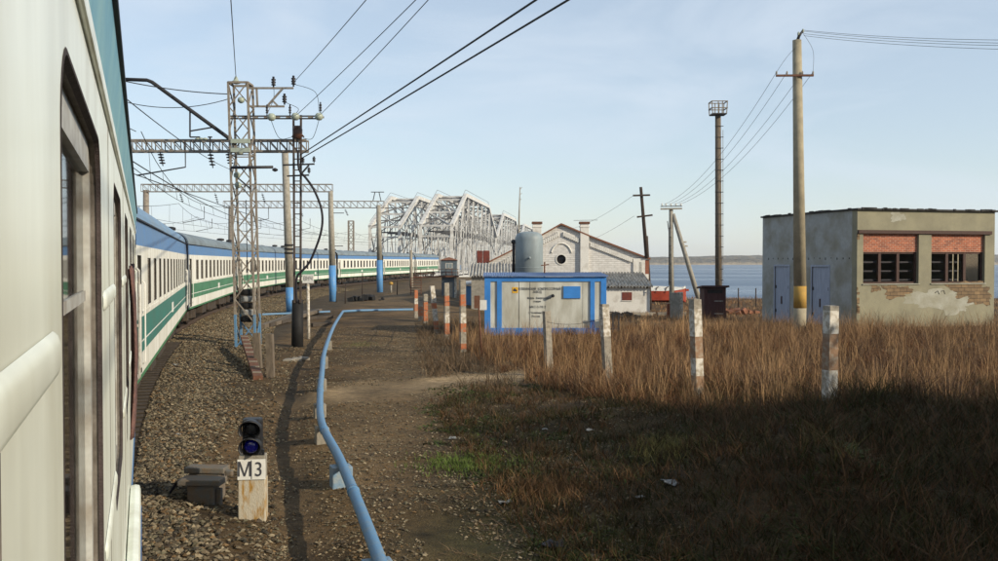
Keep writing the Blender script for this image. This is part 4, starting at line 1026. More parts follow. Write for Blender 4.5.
def heap(label, c, rx, ry, h, m, n=26, seed=0):
    r = random.Random(seed); t = thing('rubble_heap', label, 'heap', c)
    for i in range(n):
        x, y = r.gauss(0, .45), r.gauss(0, .45); zz = h*math.exp(-(x*x+y*y)*1.5)
        b = boxes('lump', [(-.5, .5, -.5, .5, -.5, .5)], m, t, .12)
        b.location = (x*rx, y*ry, zz*.45); s = r.uniform(.5, 1.2); b.scale = (rx*.35*s, ry*.35*s, h*.75*s); b.rotation_euler = (r.uniform(-.4, .4), r.uniform(-.4, .4), r.uniform(0, 3))
    return t
heap('black heap of old timbers and scrap between the blue-footed poles', GD(367, 76), 1.5, .9, .55, 'tar_black', 30, 3)
heap('low earth heap beside the white annex', GD(621, 62), 1.1, .8, .5, 'rubble', 24, 5)
for i, (px, Y, h, lab) in enumerate(((345, 72, 1.5, 'thin dark stake right of the straight blue-footed pole'), (397, 85, 1.7, 'thin dark stake below the bridge left of the short brown pole'), (362, 86, 2.2, 'thin dark stake behind the black heap'), (336, 74, .9, 'short stake beside the straight blue-footed pole'))):
    q = GD(px, Y); setp(tube('stake', [q - Vector((0, 0, .2)), q + Vector((.05, 0, h))], [.05, .04], 'wood_dark', None, 6), lab, 'stake')
q = GD(391, 92); t = thing('track_signal', 'tiny ground signal with an orange top between the far poles', 'signal', q)
tube('stem', [q - Vector((0, 0, .2)), q + Vector((0, 0, .8))], .09, 'concrete', t, 8); lathe('lamp', q + Vector((0, 0, .8)), [(.12, 0), (.2, .05), (.2, .22), (.1, .3)], 'yellow_paint', t, 10)
# litter
for i, (px, py, sz, lab) in enumerate(((178, 436, .05, 'white scrap lying on the ballast between the train and the dark signal'), (176, 366, .09, 'white scrap on the ballast near the train wheels'), (505, 505, .09, 'pale crumpled plastic on the stones below the bright grass tuft'), (545, 431, .05, 'whitish scrap among the dark weeds'), (590, 432, .07, 'pale bag at the edge of the shaded weeds below the fence post'), (670, 486, .12, 'pale plastic sheet in the dark right foreground'), (640, 500, .07, 'small pale stone in the dark foreground'), (553, 548, .13, 'dark blue bag at the bottom edge'), (452, 440, .07, 'small white scrap above the bright grass tuft'))):
    q = G(px, py); r = random.Random(i); V = []
    for a in range(4):
        for b in range(4): V.append((sz*(a-1.5)*.6 + r.uniform(-.2, .2)*sz, sz*(b-1.5)*.5 + r.uniform(-.2, .2)*sz, .02 + r.uniform(0, .55)*sz))
    o = pydata('litter', V, [(4*a+b, 4*a+b+1, 4*a+b+5, 4*a+b+4) for a in range(3) for b in range(3)], 'litter' if i != 7 else 'gutter_black'); o.location = q; o.modifiers.new('t', 'SOLIDIFY').thickness = .006
    setp(o, lab, 'litter')

# ================================================================== FENCE POSTS
def fence_post(label, px, pyb, pyt, ptx, w, bands, rz=.5, m='concrete_post', grp='old fence posts'):
    a = G(px, pyb); top = D(ptx, pyt, a.y); d = top - a; t = thing('fence_post', label, 'post', a, group=grp)
    def ringm(u0, u1, mm, nm):
        V = []
        r = random.Random(int(px*7+u0*100))
        for u, ww in ((u0, w), (u1, w*.97)):
            for k in range(4):
                an = rz + math.pi/4 + k*math.pi/2; rr = ww*.707
                V.append(Vector((rr*math.cos(an), rr*math.sin(an), 0)) + d*u + Vector((0, 0, r.uniform(-.012, .012) if u == 1 else 0)))
        o = pydata(nm, V, [(0, 1, 2, 3)[::-1], (4, 5, 6, 7)] + [(k, (k+1) % 4, 4+(k+1) % 4, 4+k) for k in range(4)], mm, t)
        return o
    cuts = [-.12] + [b[0] for b in bands] + [1.0]; ms = [m] + [b[1] for b in bands]
    for i in range(len(cuts)-1):
        ringm(cuts[i], cuts[i+1], ms[i], 'shaft' if ms[i] == m else 'painted_band')
    return t
O, Wh, Cc = 'post_orange', 'post_white', 'concrete_post'
fence_post('rightmost fence post, brown and white bands, in front of the derelict building', 829, 416, 306, 831, .22, [(.06, 'post_brown'), (.12, Wh), (.42, 'post_brown'), (.75, Wh), (.96, Cc)], .35)
fence_post('second fence post from the right, pale weathered concrete with flaking white paint', 698, 397, 299, 695, .22, [(.10, 'post_brown'), (.22, Wh), (.40, 'post_brown'), (.62, Wh), (.90, Cc)], .4)
fence_post('fence post with whitewashed top in front of the container right corner', 608, 381, 304, 604, .215, [(.58, Wh), (.97, Cc)], .35)
fence_post('plain grey fence post in front of the container wall', 549, 370, 311, 546.5, .20, [], .4)
fence_post('tall orange-banded fence post left of the container', 463, 352, 280, 462.5, .20, [(.04, O), (.12, Cc), (.28, O), (.40, Wh), (.55, Cc), (.64, O), (.80, Cc)], .3)
fence_post('orange-banded fence post second left of the container', 447, 340, 283, 446.5, .20, [(.10, O), (.30, Wh), (.50, Cc), (.60, O), (.78, Cc)], .3)
fence_post('leaning white and orange fence post', 437, 333, 286, 432, .21, [(.08, O), (.26, Wh), (.52, O), (.64, Wh)], .3)
fence_post('orange fence post behind the leaning one', 425.5, 324, 294, 425.5, .22, [(.1, O), (.75, Cc)], .3)
fence_post('small orange post third from the left of the fence', 420.5, 321, 297, 420.5, .22, [(.2, O), (.6, Cc)], .3)
fence_post('leftmost fence post, thin with an orange band', 416, 318, 290, 416, .20, [(.25, O), (.5, Wh), (.7, O)], .3)
a = G(482, 356); t = thing('rusty_rod', 'thin leaning rusty rod with a small white tin plate left of the container', 'rod', a)
tube('rod', [a - Vector((0, 0, .2)), D(478.5, 303, a.y)], .035, 'rust_brown', t, 6); pl = boxes('tin_plate', [(-.13, .13, -.01, .01, -.17, .17)], 'plate_white', t); pl.location = D(483, 305, a.y) - a
boxes('wood_scrap', [(-.10, .10, -.02, .02, -.22, .22)], 'rust_brown', t).location = D(477, 302, a.y - .05) - a
for i, (a, b) in enumerate((((418, 300), (462, 300)), ((418, 308), (462, 312)))):
    p0, p1 = D(*a, 50), D(*b, 34.2); wire(['upper fence wire between the orange posts', 'lower fence wire between the orange posts'][i], p0, p1, .1, .012, name='fence_wire')
wire('fence wire sagging between the two middle concrete fence posts', D(547, 322, 28.1), D(604, 318, 25.2), .12, .006, name='fence_wire')

# ================================================================== COMPRESSOR CONTAINER
YC = 41.0; kx = YC/FPX
cg = gz(2, YC); c0 = Vector(((545.5-499)*kx, YC, cg)); ct = thing('container_cabin', 'white equipment container with bright blue frame and Cyrillic lettering', 'container', c0)
def CX(px): return (px - 545.5)*kx
def CZ(py): return D(500, py, YC).z - cg
xl, xr, zt = CX(484.5), CX(606.5), CZ(276.5); dp = 2.6
boxes('wall', [(xl+.04, xr-.04, .05, dp-.05, .12, zt-.06)], 'kiosk_white', ct)
for nm, x0, x1 in (('corner_post', 484.5, 490.5), ('corner_post', 601, 606.5), ('frame_post', 497, 501.8), ('frame_post', 590.3, 594.8)):
    boxes(nm, [(CX(x0), CX(x1), 0 if 'corner' in nm else -.012, .08, 0, zt if 'corner' in nm else zt-.20)], 'kiosk_blue', ct, .008)
    if 'corner' in nm: boxes(nm, [(CX(x0), CX(x1), dp-.1, dp, 0, zt)], 'kiosk_blue', ct, .008)
boxes('top_rail', [(CX(490.5), CX(601), .005, .07, zt-.22, zt-.02)], 'kiosk_blue', ct); boxes('bottom_rail', [(CX(490.5), CX(601), .005, .07, 0, CZ(328))], 'kiosk_blue', ct)
boxes('side_rail', [(xr-.06, xr-.005, .1, dp-.1, zt-.2, zt-.02)], 'kiosk_blue', ct); boxes('side_rail', [(xr-.06, xr-.005, .1, dp-.1, 0, .2)], 'kiosk_blue', ct)
for px in (519, 530, 583, 546): boxes('panel_seam', [(CX(px)-.008, CX(px)+.008, .042, .049, CZ(328), zt-.23)], 'dark_steel' if px < 540 else 'window_metal', ct)
n = 70; V, Fq = [], []
for i in range(n*4+1):
    x = xl - .06 + (xr-xl+.12)*i/(n*4); z = zt + .05 + .018*math.sin(2*math.pi*i/4)
    V += [(x, -.10, z), (x, dp+.1, z+.10), (x, -.10, z-.05), (x, dp+.1, z+.05)]
for i in range(n*4):
    for a, b in ((0, 1), (3, 2), (2, 0), (1, 3)): Fq.append((4*i+a, 4*i+b, 4*i+4+b, 4*i+4+a))
pydata('corrugated_roof', V, Fq, 'kiosk_roof', ct)
ht = boxes('hatch', [(CX(563.5), CX(580.5), -.01, .045, CZ(298.3), CZ(286.3))], 'kiosk_blue', ct, .006)
boxes('hatch_frame', [(CX(563), CX(581), .02, .048, CZ(298.9), CZ(285.7))], 'kiosk_white', ht, .004)
lathe('exhaust_stub', (CX(552.8), -.10, CZ(295.7)), [(.07, .14), (.075, -.05), (.07, -.06), (.02, -.05)], 'signal_black', ct, 14, world=False, axis='Y')
lg = boxes('emblem', [(CX(512.2), CX(518), .036, .048, CZ(293), CZ(287.3))], 'logo_yellow', ct)
V = [(-.09, 0, -.055), (.08, 0, -.055), (.09, 0, .01), (.03, 0, .035), (.02, 0, .07), (-.06, 0, .075), (-.075, 0, .03), (-.10, 0, .01)]
e = pydata('emblem_mark', V, [tuple(range(8))], 'text_dark', lg); e.location = (CX(515.1), .033, CZ(290.2))
for body, px, py, sz, w, sh in (('ЧЕЛЯБИНСКИЙ  КОМПРЕССОРНЫЙ', 539.2, 289.1, .155, .68, 0), ('ЗАВОД', 537.3, 292.1, .155, .72, 0), ('Модуль   Компрессорной', 539, 298.2, .13, .62, .2), ('станции', 537, 301.5, .12, .7, .2), ('МКС-3-7/0 2', 537.5, 307.1, .15, .85, 0), ('г. Челябинск', 536, 312.9, .13, .8, 0), ('Россия', 536, 316.5, .13, .8, 0)):
    text_mesh('lettering', body, sz, 'text_dark', ct, (CX(px), .044, CZ(py)), (math.pi/2, 0, 0), width=w, shear=sh)
# ---- grey tank behind
YT = 48.; q = GD(529, YT); tk = thing('pressure_tank', 'tall blue-grey cylindrical pressure tank with domed top behind the container', 'tank', q)
hh = D(529, 231.5, YT).z - q.z; r_ = 14*YT/FPX
lathe('shell', (0, 0, 0), [(r_, .3), (r_, hh-.42), (r_*.98, hh-.30), (r_*.88, hh-.14), (r_*.62, hh-.04), (r_*.25, hh), (.01, hh)], 'tank_grey', tk, 32, world=False)
for k in range(3): a = k*2.09+.4; bar('leg', (r_*.8*math.cos(a), r_*.8*math.sin(a), -.2), (r_*.8*math.cos(a), r_*.8*math.sin(a), .4), .12, .12, 'dark_steel', tk, world=False)
lathe('seam', (0, 0, hh*.62), [(r_+.004, -.02), (r_+.012, 0), (r_+.004, .02)], 'tank_grey', tk, 32, world=False)
lathe('nozzle', (0, -r_-.05, hh*.72), [(.05, .1), (.05, -.06), (.08, -.06), (.08, -.09)], 'tank_grey', tk, 10, world=False, axis='Y')
tube('side_pipe', [D(513.5, 275, YT), D(513.5, 243, YT), D(515.5, 242, YT)], .07, 'dark_steel', tk, 8)
lathe('valve', D(513.5, 243, YT), [(.05, -.05), (.13, 0), (.13, .12), (.05, .18)], 'dark_steel', tk, 10)
vv = thing('roof_valve', 'small cross-shaped valve sticking up behind the container roof right of the tank', 'valve', D(544.5, 276, 43))
tube('stem', [D(544.5, 279, 43), D(544.5, 262, 43)], .04, 'rust_brown', vv, 6); bar('handle', D(541, 265.5, 43), D(549, 264.5, 43), .05, .05, 'rust_brown', vv)
an = thing('antenna_mast', 'thin antenna mast rising left of the grey tank', 'mast', GD(518.5, 60)); tube('pole', [GD(518.5, 60), D(519, 220, 60), D(520, 187, 60)], [.09, .06, .03], 'concrete', an, 6)
for a, b in (((519.5, 190), (522, 187)), ((519.5, 195), (522, 193)), ((519.5, 200), (521.5, 199))): bar('dipole', D(*a, 60), D(*b, 60), .04, .04, 'window_metal', an)

# ================================================================== WHITE BRICK BUILDING
YW = 76.0; kw = YW/FPX; wg = -1.3
wb = thing('white_building', 'whitewashed brick building with stepped gable, two pilasters and a round window', 'building', ((561-499)*kw, YW, wg))
def WX(px): return (px - 561)*kw
def WZ(py): return D(500, py, YW).z - wg
gab = [(488, 345), (488, 263), (533, 240.5), (561, 224.5), (588, 236), (634, 253.5), (648, 259), (648, 345)]
outl = [(WX(a), WZ(b)) for a, b in gab]
# gable wall with a real round opening
cxw, czw, rw = WX(561.3), WZ(259.3), 4.6*kw; N = 32
V = [(x, 0, z) for x, z in outl] + [(cxw + rw*math.cos(2*math.pi*k/N), 0, czw + rw*math.sin(2*math.pi*k/N)) for k in range(N)]
bm = bmesh.new(); vs = [bm.verts.new(v) for v in V]; ne = len(outl)
es = [bm.edges.new((vs[i], vs[(i+1) % ne])) for i in range(ne)] + [bm.edges.new((vs[ne+i], vs[ne+(i+1) % N])) for i in range(N)]
bmesh.ops.triangle_fill(bm, use_beauty=True, edges=es)
r = bmesh.ops.extrude_face_region(bm, geom=list(bm.faces)); bmesh.ops.translate(bm, vec=(0, .45, 0), verts=[e for e in r['geom'] if isinstance(e, bmesh.types.BMVert)])
me = bpy.data.meshes.new('gable_wall'); bm.to_mesh(me); bm.free(); link('gable_wall', me, wb, 'whitewash_brick')
lathe('round_window', (cxw, .20, czw), [(rw*.99, .02), (rw*.99, -.02), (.01, -.02)], 'insulator_black', wb, 32, world=False, axis='Y')
V, Fq = [], []
for k in range(N):
    a = 2*math.pi*k/N
    for rr, y in ((rw*1.0, -.05), (rw*1.22, -.05), (rw*1.22, 0.0)): V.append((cxw+rr*math.cos(a), y, czw+rr*math.sin(a)))
for k in range(N):
    for j in range(2): Fq.append((3*k+j, 3*k+j+1, 3*((k+1) % N)+j+1, 3*((k+1) % N)+j))
pydata('window_surround', V, Fq, 'whitewash', wb)
for px in (537, 584.3):
    pb = boxes('pilaster', [(WX(px-4.3), WX(px+4.3), -.25, .30, 0, WZ(224))], 'whitewash', wb, .02)
    boxes('pilaster_cap', [(WX(px-5.2), WX(px+5.2), -.33, .38, WZ(224), WZ(221.7))], 'rust_brown', pb, .02); boxes('pilaster_neck', [(WX(px-4.8), WX(px+4.8), -.29, .34, WZ(227.5), WZ(226))], 'whitewash', pb, .02)
boxes('corner_pier', [(WX(633), WX(648.5), -.12, .40, 0, WZ(258.5))], 'whitewash', wb, .02)
boxes('slit_window', [(WX(639), WX(641.5), -.135, -.10, WZ(273), WZ(262))], 'window_metal', wb); boxes('brick_scar', [(WX(645), WX(648.6), -.13, .1, WZ(274), WZ(260))], 'brick_red', wb)
def slope_pts(pts, n):
    Q = []
    for (a, b), (c, d) in zip(pts[:-1], pts[1:]):
        for i in range(n): Q.append((a+(c-a)*i/n, b+(d-b)*i/n))
    return Q
for a, b in (((488, 263), (533, 240.5)), ((533, 240.5), (561, 224.5)), ((561, 224.5), (588, 236)), ((588, 236), (634, 253.5)), ((634, 253.5), (650, 259.6))):
    bar('coping', (WX(a[0]), .12, WZ(a[1])+.05), (WX(b[0]), .12, WZ(b[1])+.05), .75, .12, 'rust_roof', wb, world=False)
for (x0, y0, x1, y1, n) in ((590, 242, 632, 258, 22), (541, 241, 559, 231.5, 9), (563, 231.5, 579, 238.5, 8), (500, 262, 531, 247, 14)):
    for i in range(n):
        u = (i+.5)/n; x, y = x0+(x1-x0)*u, y0+(y1-y0)*u
        boxes('corbel', [(WX(x)-.07, WX(x)+.07, -.15, 0.0, WZ(y)-.36, WZ(y))], 'whitewash', wb)
arch = [(cxw + 10.5*kw*math.cos(R(15+150*k/22)), -.03, czw + .25 + 13*kw*math.sin(R(15+150*k/22))) for k in range(23)]
tube('arch_moulding', arch, .07, 'whitewash', wb, 6, world=False)
boxes('string_course', [(WX(589), WX(632.8), -.05, 0, WZ(276), WZ(274.6)), (WX(541.5), WX(579.8), -.05, 0, WZ(276), WZ(274.6))], 'whitewash', wb)
# long body and roof behind the gable
L = 22; V = [(x, .46, z) for x, z in outl[1:-1]] + [(x, L, z) for x, z in outl[1:-1]]; m_ = len(outl)-2
pydata('roof', [(x, y, z-.02) for x, y, z in V], [(i, i+1, m_+i+1, m_+i) for i in range(m_-1)], 'rust_roof', wb)
boxes('side_wall', [(outl[-1][0]-.4, outl[-1][0], .46, L, 0, outl[-2][1]-.05), (outl[0][0], outl[0][0]+.4, .46, L, 0, outl[1][1]-.05)], 'whitewash', wb)
bar('aerial', (WX(573.5), 0, WZ(220.4)), (WX(597.5), 0, WZ(220)), .03, .03, 'wire', wb, world=False)
def corrugated(name, x0, x1, y0, y1, z0, z1, waves, m, parent):
    V, Fq = [], []; n = waves*4
    for i in range(n+1):
        x = x0 + (x1-x0)*i/n; dz = .085*math.sin(2*math.pi*i/4 + .5)
        V += [(x, y0, z0+dz), (x, y1, z1+dz), (x, y0, z0+dz-.03), (x, y1, z1+dz-.03)]
    for i in range(n):
        for a, b in ((0, 1), (3, 2), (2, 0), (1, 3)): Fq.append((4*i+a, 4*i+b, 4*i+4+b, 4*i+4+a))
    return pydata(name, V, Fq, m, parent)
YA = 70.8; ka = YA/FPX; ax = thing('white_annex', 'low whitewashed annex with corrugated roof and dark red window', 'building', ((624-499)*ka, YA, -1.3))
AX = lambda px: (px-624)*ka
AZ = lambda py: D(500, py, YA).z + 1.3
boxes('wall', [(AX(590), AX(650), 0, 4.9, 0, AZ(286))], 'whitewash', ax, .02)
corrugated('corrugated_roof', AX(588), AX(652.5), -.35, 5.0, AZ(286)-.02, AZ(286)+.98, 20, 'asbestos', ax)
for px in (608.5, 622, 635, 647): boxes('rafter_end', [(AX(px)-.08, AX(px)+.08, -.28, .0, AZ(286)-.14, AZ(286)-.04)], 'wood_dark', ax)
wn_ = boxes('window', [(AX(622), AX(632), -.03, .02, AZ(300.3), AZ(292.2))], 'rust_red', ax); boxes('sill', [(AX(621.5), AX(632.5), -.06, -.001, AZ(301), AZ(300.4))], 'whitewash', wn_)
al = thing('side_shed', 'low shed with corrugated roof left of the grey tank', 'shed', ((492-499)*ka, YA-2, -1.2))
boxes('wall', [((472-492)*ka, (514-492)*ka, 0, 4, 0, AZ(277))], 'concrete', al); corrugated('corrugated_roof', (469-492)*ka, (516-492)*ka, -.3, 4.2, AZ(277)+.02, AZ(277)+.95, 15, 'asbestos', al)
for i, (x0, x1) in enumerate(((477, 482.5), (483, 489.5))):
    o = boxes('red_tank', [(-(x1-x0)/2*.085, (x1-x0)/2*.085, -.4, .4, 0, 1.05)], 'rust_red', None, .05); o.location = D((x0+x1)/2, 266.5, 77); setp(o, ['left rust-red steel tank on the shed roof in front of the bridge', 'right rust-red steel tank on the shed roof in front of the bridge'][i], 'tank')
    o.location.z = AZ(277) - 1.3 + 1.05
# ---- signal cabin
q = GD(449, 82); sc_ = thing('signal_cabin', 'small grey two-storey signal cabin with rusty hipped roof and balcony', 'cabin', q); kc = 82/FPX
zc = lambda py: D(449, py, 82).z - q.z
boxes('lower_storey', [(-.62, .62, -.6, .6, -.3, zc(277))], 'cabin_grey', sc_, .02); boxes('upper_storey', [(-.70, .70, -.7, .7, zc(275.5), zc(260.2))], 'cabin_grey', sc_, .02); boxes('floor_slab', [(-.85, .85, -1.0, .9, zc(277), zc(275.5))], 'rust_brown', sc_)
pydata('roof', [(-.82, -.82, zc(260.2)), (.82, -.82, zc(260.2)), (.82, .82, zc(260.2)), (-.82, .82, zc(260.2)), (0, 0, zc(257))], [(0, 1, 4), (1, 2, 4), (2, 3, 4), (3, 0, 4), (3, 2, 1, 0)], 'rust_roof', sc_)
w_ = boxes('window', [(-.28, .36, -.72, -.69, zc(268.3), zc(263))], 'post_white', sc_); boxes('pane', [(-.22, .02, -.725, -.721, zc(267.9), zc(263.4)), (.06, .30, -.725, -.721, zc(267.9), zc(263.4))], 'tank_grey', w_)
boxes('door_panel', [(-.15, .35, -.62, -.605, -.2, zc(282))], 'concrete', sc_); boxes('corner_board', [(.50, .70, -.615, -.55, -.3, zc(277.2))], 'post_white', sc_)
for py in (269, 272.5): bar('balcony_rail', (-3.0, -1.0, zc(py)), (.9, -1.0, zc(py)), .04, .04, 'rust_brown', sc_, world=False)
for i in range(8): bar('balcony_post', (-3.0+.55*i, -1.0, zc(276.5)), (-3.0+.55*i, -1.0, zc(269)), .04, .04, 'rust_brown', sc_, world=False)
boxes('landing', [(-3.1, -.86, -1.05, -.2, zc(277.2), zc(276.2))], 'rust_brown', sc_)
for i in range(7): boxes('stair_tread', [(-3.3-.02*i, -2.4, -1.0-.0*i, -.4, zc(277.5)-.22*i-.05, zc(277.5)-.22*i)], 'rust_brown', sc_)
for sx in (-3.3, -2.4): bar('stair_string', (sx, -1.0, zc(277)), (sx, -1.0, zc(277)-1.7), .06, .06, 'rust_brown', sc_, world=False)
q = GD(471, 74); kk = thing('blue_hut', 'small blue hut with white sloping roof right of the signal cabin', 'hut', q)
boxes('wall', [(-.75, .75, 0, 1.5, -.3, 1.55)], 'paint_blue', kk, .02); pydata('roof', [(-.9, -.2, 1.56), (.9, -.2, 1.75), (.9, 1.7, 1.95), (-.9, 1.7, 1.76), (-.9, -.2, 1.70), (.9, -.2, 1.89), (.9, 1.7, 2.09), (-.9, 1.7, 1.90)], [(0, 1, 2, 3), (4, 5, 6, 7), (0, 1, 5, 4), (1, 2, 6, 5), (2, 3, 7, 6), (3, 0, 4, 7)], 'boat_white', kk)
# ---- gate scraps by the container
q = GD(613, 40.5); gt = thing('metal_frame', 'small dark metal frame standing at the right corner of the container', 'frame', q)
for x in (-.22, 0, .26): bar('upright', q + Vector((x, 0, -.1)), q + Vector((x, .03, 1.05 - .1*abs(x))), .07, .07, 'dark_steel', gt)
bar('rail', q + Vector((-.3, 0, 1.05)), q + Vector((.32, 0, 1.0)), .06, .05, 'dark_steel', gt); bar('rail', q + Vector((-.22, 0, .3)), q + Vector((.26, 0, .3)), .05, .05, 'dark_steel', gt)

# ================================================================== POLES ON THE RIGHT
q = GD(650.5, 76); wp = thing('wooden_pole', 'dark spliced wooden pole with two crossarms at the end of the white building', 'pole', q)
tube('upper_shaft', [D(646.8, 258, 75.8), D(640.8, 187, 75.8)], [.17, .12], 'wood_dark', wp, 8); tube('stub', [q - Vector((0, 0, .3)), D(646.2, 236, 76.1)], [.18, .15], 'wood_dark', wp, 8)
tube('brace_pole', [D(645.8, 257, 76.2), D(643.6, 217, 75.9)], [.09, .08], 'wood_dark', wp, 6)
for a, b in (((633, 195.5), (650, 195)), ((637, 217), (652.5, 215))): bar('crossarm', D(*a, 75.6), D(*b, 75.6), .14, .14, 'wood_dark', wp)
q = GD(672, 70); cp = conc_pole('short concrete pole with a diagonal strut and a rack of insulators by the river', q, D(671, 208, 70), .20, .15, 'concrete')
tube('strut', [GD(704.5, 69, .2), D(673, 214, 70)], [.20, .15], 'concrete', cp, 10)
bar('crossarm', D(660.5, 209, 69.8), D(682, 208.5, 69.8), .10, .12, 'concrete', cp); bar('crossarm', D(660.5, 206.4, 69.8), D(682, 206, 69.8), .06, .06, 'dark_steel', cp)
for px in (662, 666, 671, 676, 681): insulator(D(px, 206, 69.8), cp, .07, .22, 'plate_white')
tube('ladder_cable', [D(667.5, 221, 69.8), D(669, 232, 69.8), D(669, 285, 69.8)], .035, 'dark_steel', cp, 6)
for y in range(228, 286, 9): bar('cable_clip', D(668.8, y, 69.8), D(671, y, 69.8), .05, .05, 'dark_steel', cp)
for y in (242, 246): lathe('strut_collar', D(683.5 + (y-242)*.3, y, 69.9), [(.20, -.05), (.24, -.05), (.24, .05), (.20, .05)], 'concrete', cp, 10)
q = GD(719, 66); fm = thing('floodlight_mast', 'tall slender mast with climbing rungs and an open platform cage on top', 'mast', q)
tube('shaft', [q - Vector((0, 0, .3)), D(718, 116, 66)], [.25, .20], 'wood_grey', fm, 14)
for y in range(126, 285, 11): bar('rung', D(715, y, 65.8), D(723.5, y, 65.8), .045, .045, 'dark_steel', fm)
bar('ladder_rail', D(723, 130, 65.8), D(723, 284, 65.8), .03, .03, 'lattice_grey', fm)
pt = D(718, 115, 66); cg_ = thing('tmp', None, None)
bpy.data.objects.remove(cg_)
pf = boxes('platform', [(-.52, .52, -.5, .5, 0, .08)], 'dark_steel', fm); pf.location = pt - q
for z in (.45, .92):
    for a, b in (((-.55, -.5), (.55, -.5)), ((.55, -.5), (.55, .5)), ((.55, .5), (-.55, .5)), ((-.55, .5), (-.55, -.5))): bar('cage_rail', pt + Vector((*a, z)), pt + Vector((*b, z)), .06, .06, 'lattice_steel', fm)
for x in (-.55, -.1, .2, .55):
    for y in (-.5, .5): bar('cage_post', pt + Vector((x*.9, y, .05)), pt + Vector((x, y, .95)), .06, .06, 'lattice_steel', fm)
# ---- outhouse
q = GD(715, 62); sh = thing('outhouse', 'dark maroon wooden outhouse with flat overhanging roof at the mast foot', 'shed', q)
kz = 62/FPX
for i in range(8): boxes('plank', [(-.74+.185*i+.004, -.74+.185*(i+1)-.004, -.03 - .006*(i % 2), 0, -.2, 2.12)], 'shed_maroon', sh)
boxes('wall', [(-.73, .73, .002, 1.35, -.2, 2.1)], 'shed_maroon', sh)
pydata('roof', [(-.92, -.22, 2.16), (.92, -.22, 2.16), (.92, 1.55, 2.02), (-.92, 1.55, 2.02), (-.92, -.22, 2.28), (.92, -.22, 2.28), (.92, 1.55, 2.14), (-.92, 1.55, 2.14)], [(3, 2, 1, 0), (4, 5, 6, 7), (0, 1, 5, 4), (1, 2, 6, 5), (2, 3, 7, 6), (3, 0, 4, 7)], 'shed_maroon', sh)
boxes('vent_slot', [(-.5, .5, -.045, -.04, 1.75, 1.98)], 'interior_dark', sh)
for z in (1.2, .35): boxes('hinge', [(-.05, .55, -.05, -.04, z, z+.05)], 'window_metal', sh)
# ---- pair of concrete blocks, boat, litter of the yard
for i, (px, Y, w, h, lab, m) in enumerate(((675, 62, .30, 1.75, 'grey concrete slab standing at the foot of the strutted pole', 'concrete'), (680.5, 62.3, .16, 1.8, 'thin whitewashed slab right beside the grey concrete slab', 'post_white'), (669, 63, .13, 1.0, 'short orange-brown block left of the grey concrete slab', 'brick_red'))):
    q = GD(px, Y); o = boxes('concrete_slab', [(-w, w, -.14, .14, -.2, h)], m, None, .02); o.location = q; setp(o, lab, 'slab')
for i, (x0, x1, py, lab) in enumerate(((632, 655, 315.5, 'left pale beam lying in the yard by the river'), (658, 686, 315.5, 'right pale beam lying in the yard by the river'))):
    setp(bar('concrete_beam', G(x0, py) + Vector((0, 0, .12)), G(x1, py) + Vector((0, 0, .12)), .3, .22, 'slab_pale'), lab, 'beam')
q = GD(660, 88); bt = thing('boat', 'red boat with pale cover drawn up on the river bank', 'boat', q + Vector((0, 0, .05)))
V, Fq = [], []; st = [(-2.5, .75, .95), (-1.5, .9, .9), (0, .95, .88), (1.3, .75, .92), (2.1, .35, 1.02), (2.5, .03, 1.12)]
for x, w, h in st: V += [(x, -w, h+.35), (x, -w*.85, .35), (x, 0, .12), (x, w*.85, .35), (x, w, h+.35)]
for i in range(5):
    for k in range(4): Fq.append((5*i+k, 5*i+k+1, 5*i+6+k, 5*i+5+k))
Fq.append((0, 1, 2, 3, 4)); pydata('hull', V, Fq, 'boat_red', bt)
V = []
for x, w, h in st: V += [(x*.98, -w*.96, h+.36), (x*.98, 0, h+.80 - .25*abs(math.sin(x*2.1))), (x*.98, w*.96, h+.36)]
pydata('cover', V, [(3*i+k, 3*i+k+1, 3*i+4+k, 3*i+3+k) for i in range(5) for k in range(2)] + [(0, 1, 2)], 'boat_white', bt)
boxes('cradle', [(-1.6, -1.3, -.7, .7, -.2, .4), (1.0, 1.3, -.6, .6, -.2, .42)], 'wood_dark', bt)
for x in (-.6, .3): tube('tie_rope', [(x, -.96, 1.1), (x+.2, -.5, 1.52), (x+.5, 0, 1.62)], .05, 'wood_dark', bt, 6, world=False)
boxes('stern_lamp', [(2.45, 2.75, -.1, .1, 1.2, 1.4)], 'boat_red', bt)
for i, (px, Y, h, lab) in enumerate(((738.5, 80, 1.75, 'thin banded stake on the river bank right of the outhouse'), (756, 80, 1.7, 'thin plain stake on the river bank by the derelict building'))):
    q = GD(px, Y); setp(tube('stake', [q - Vector((0, 0, .2)), q + Vector((0, 0, h))], .05, 'wood_dark', None, 6), lab, 'stake')
heap('brown brush heap on the bank right of the outhouse', GD(738, 70), 1.6, 1.2, .5, 'rust_roof', 26, 8)
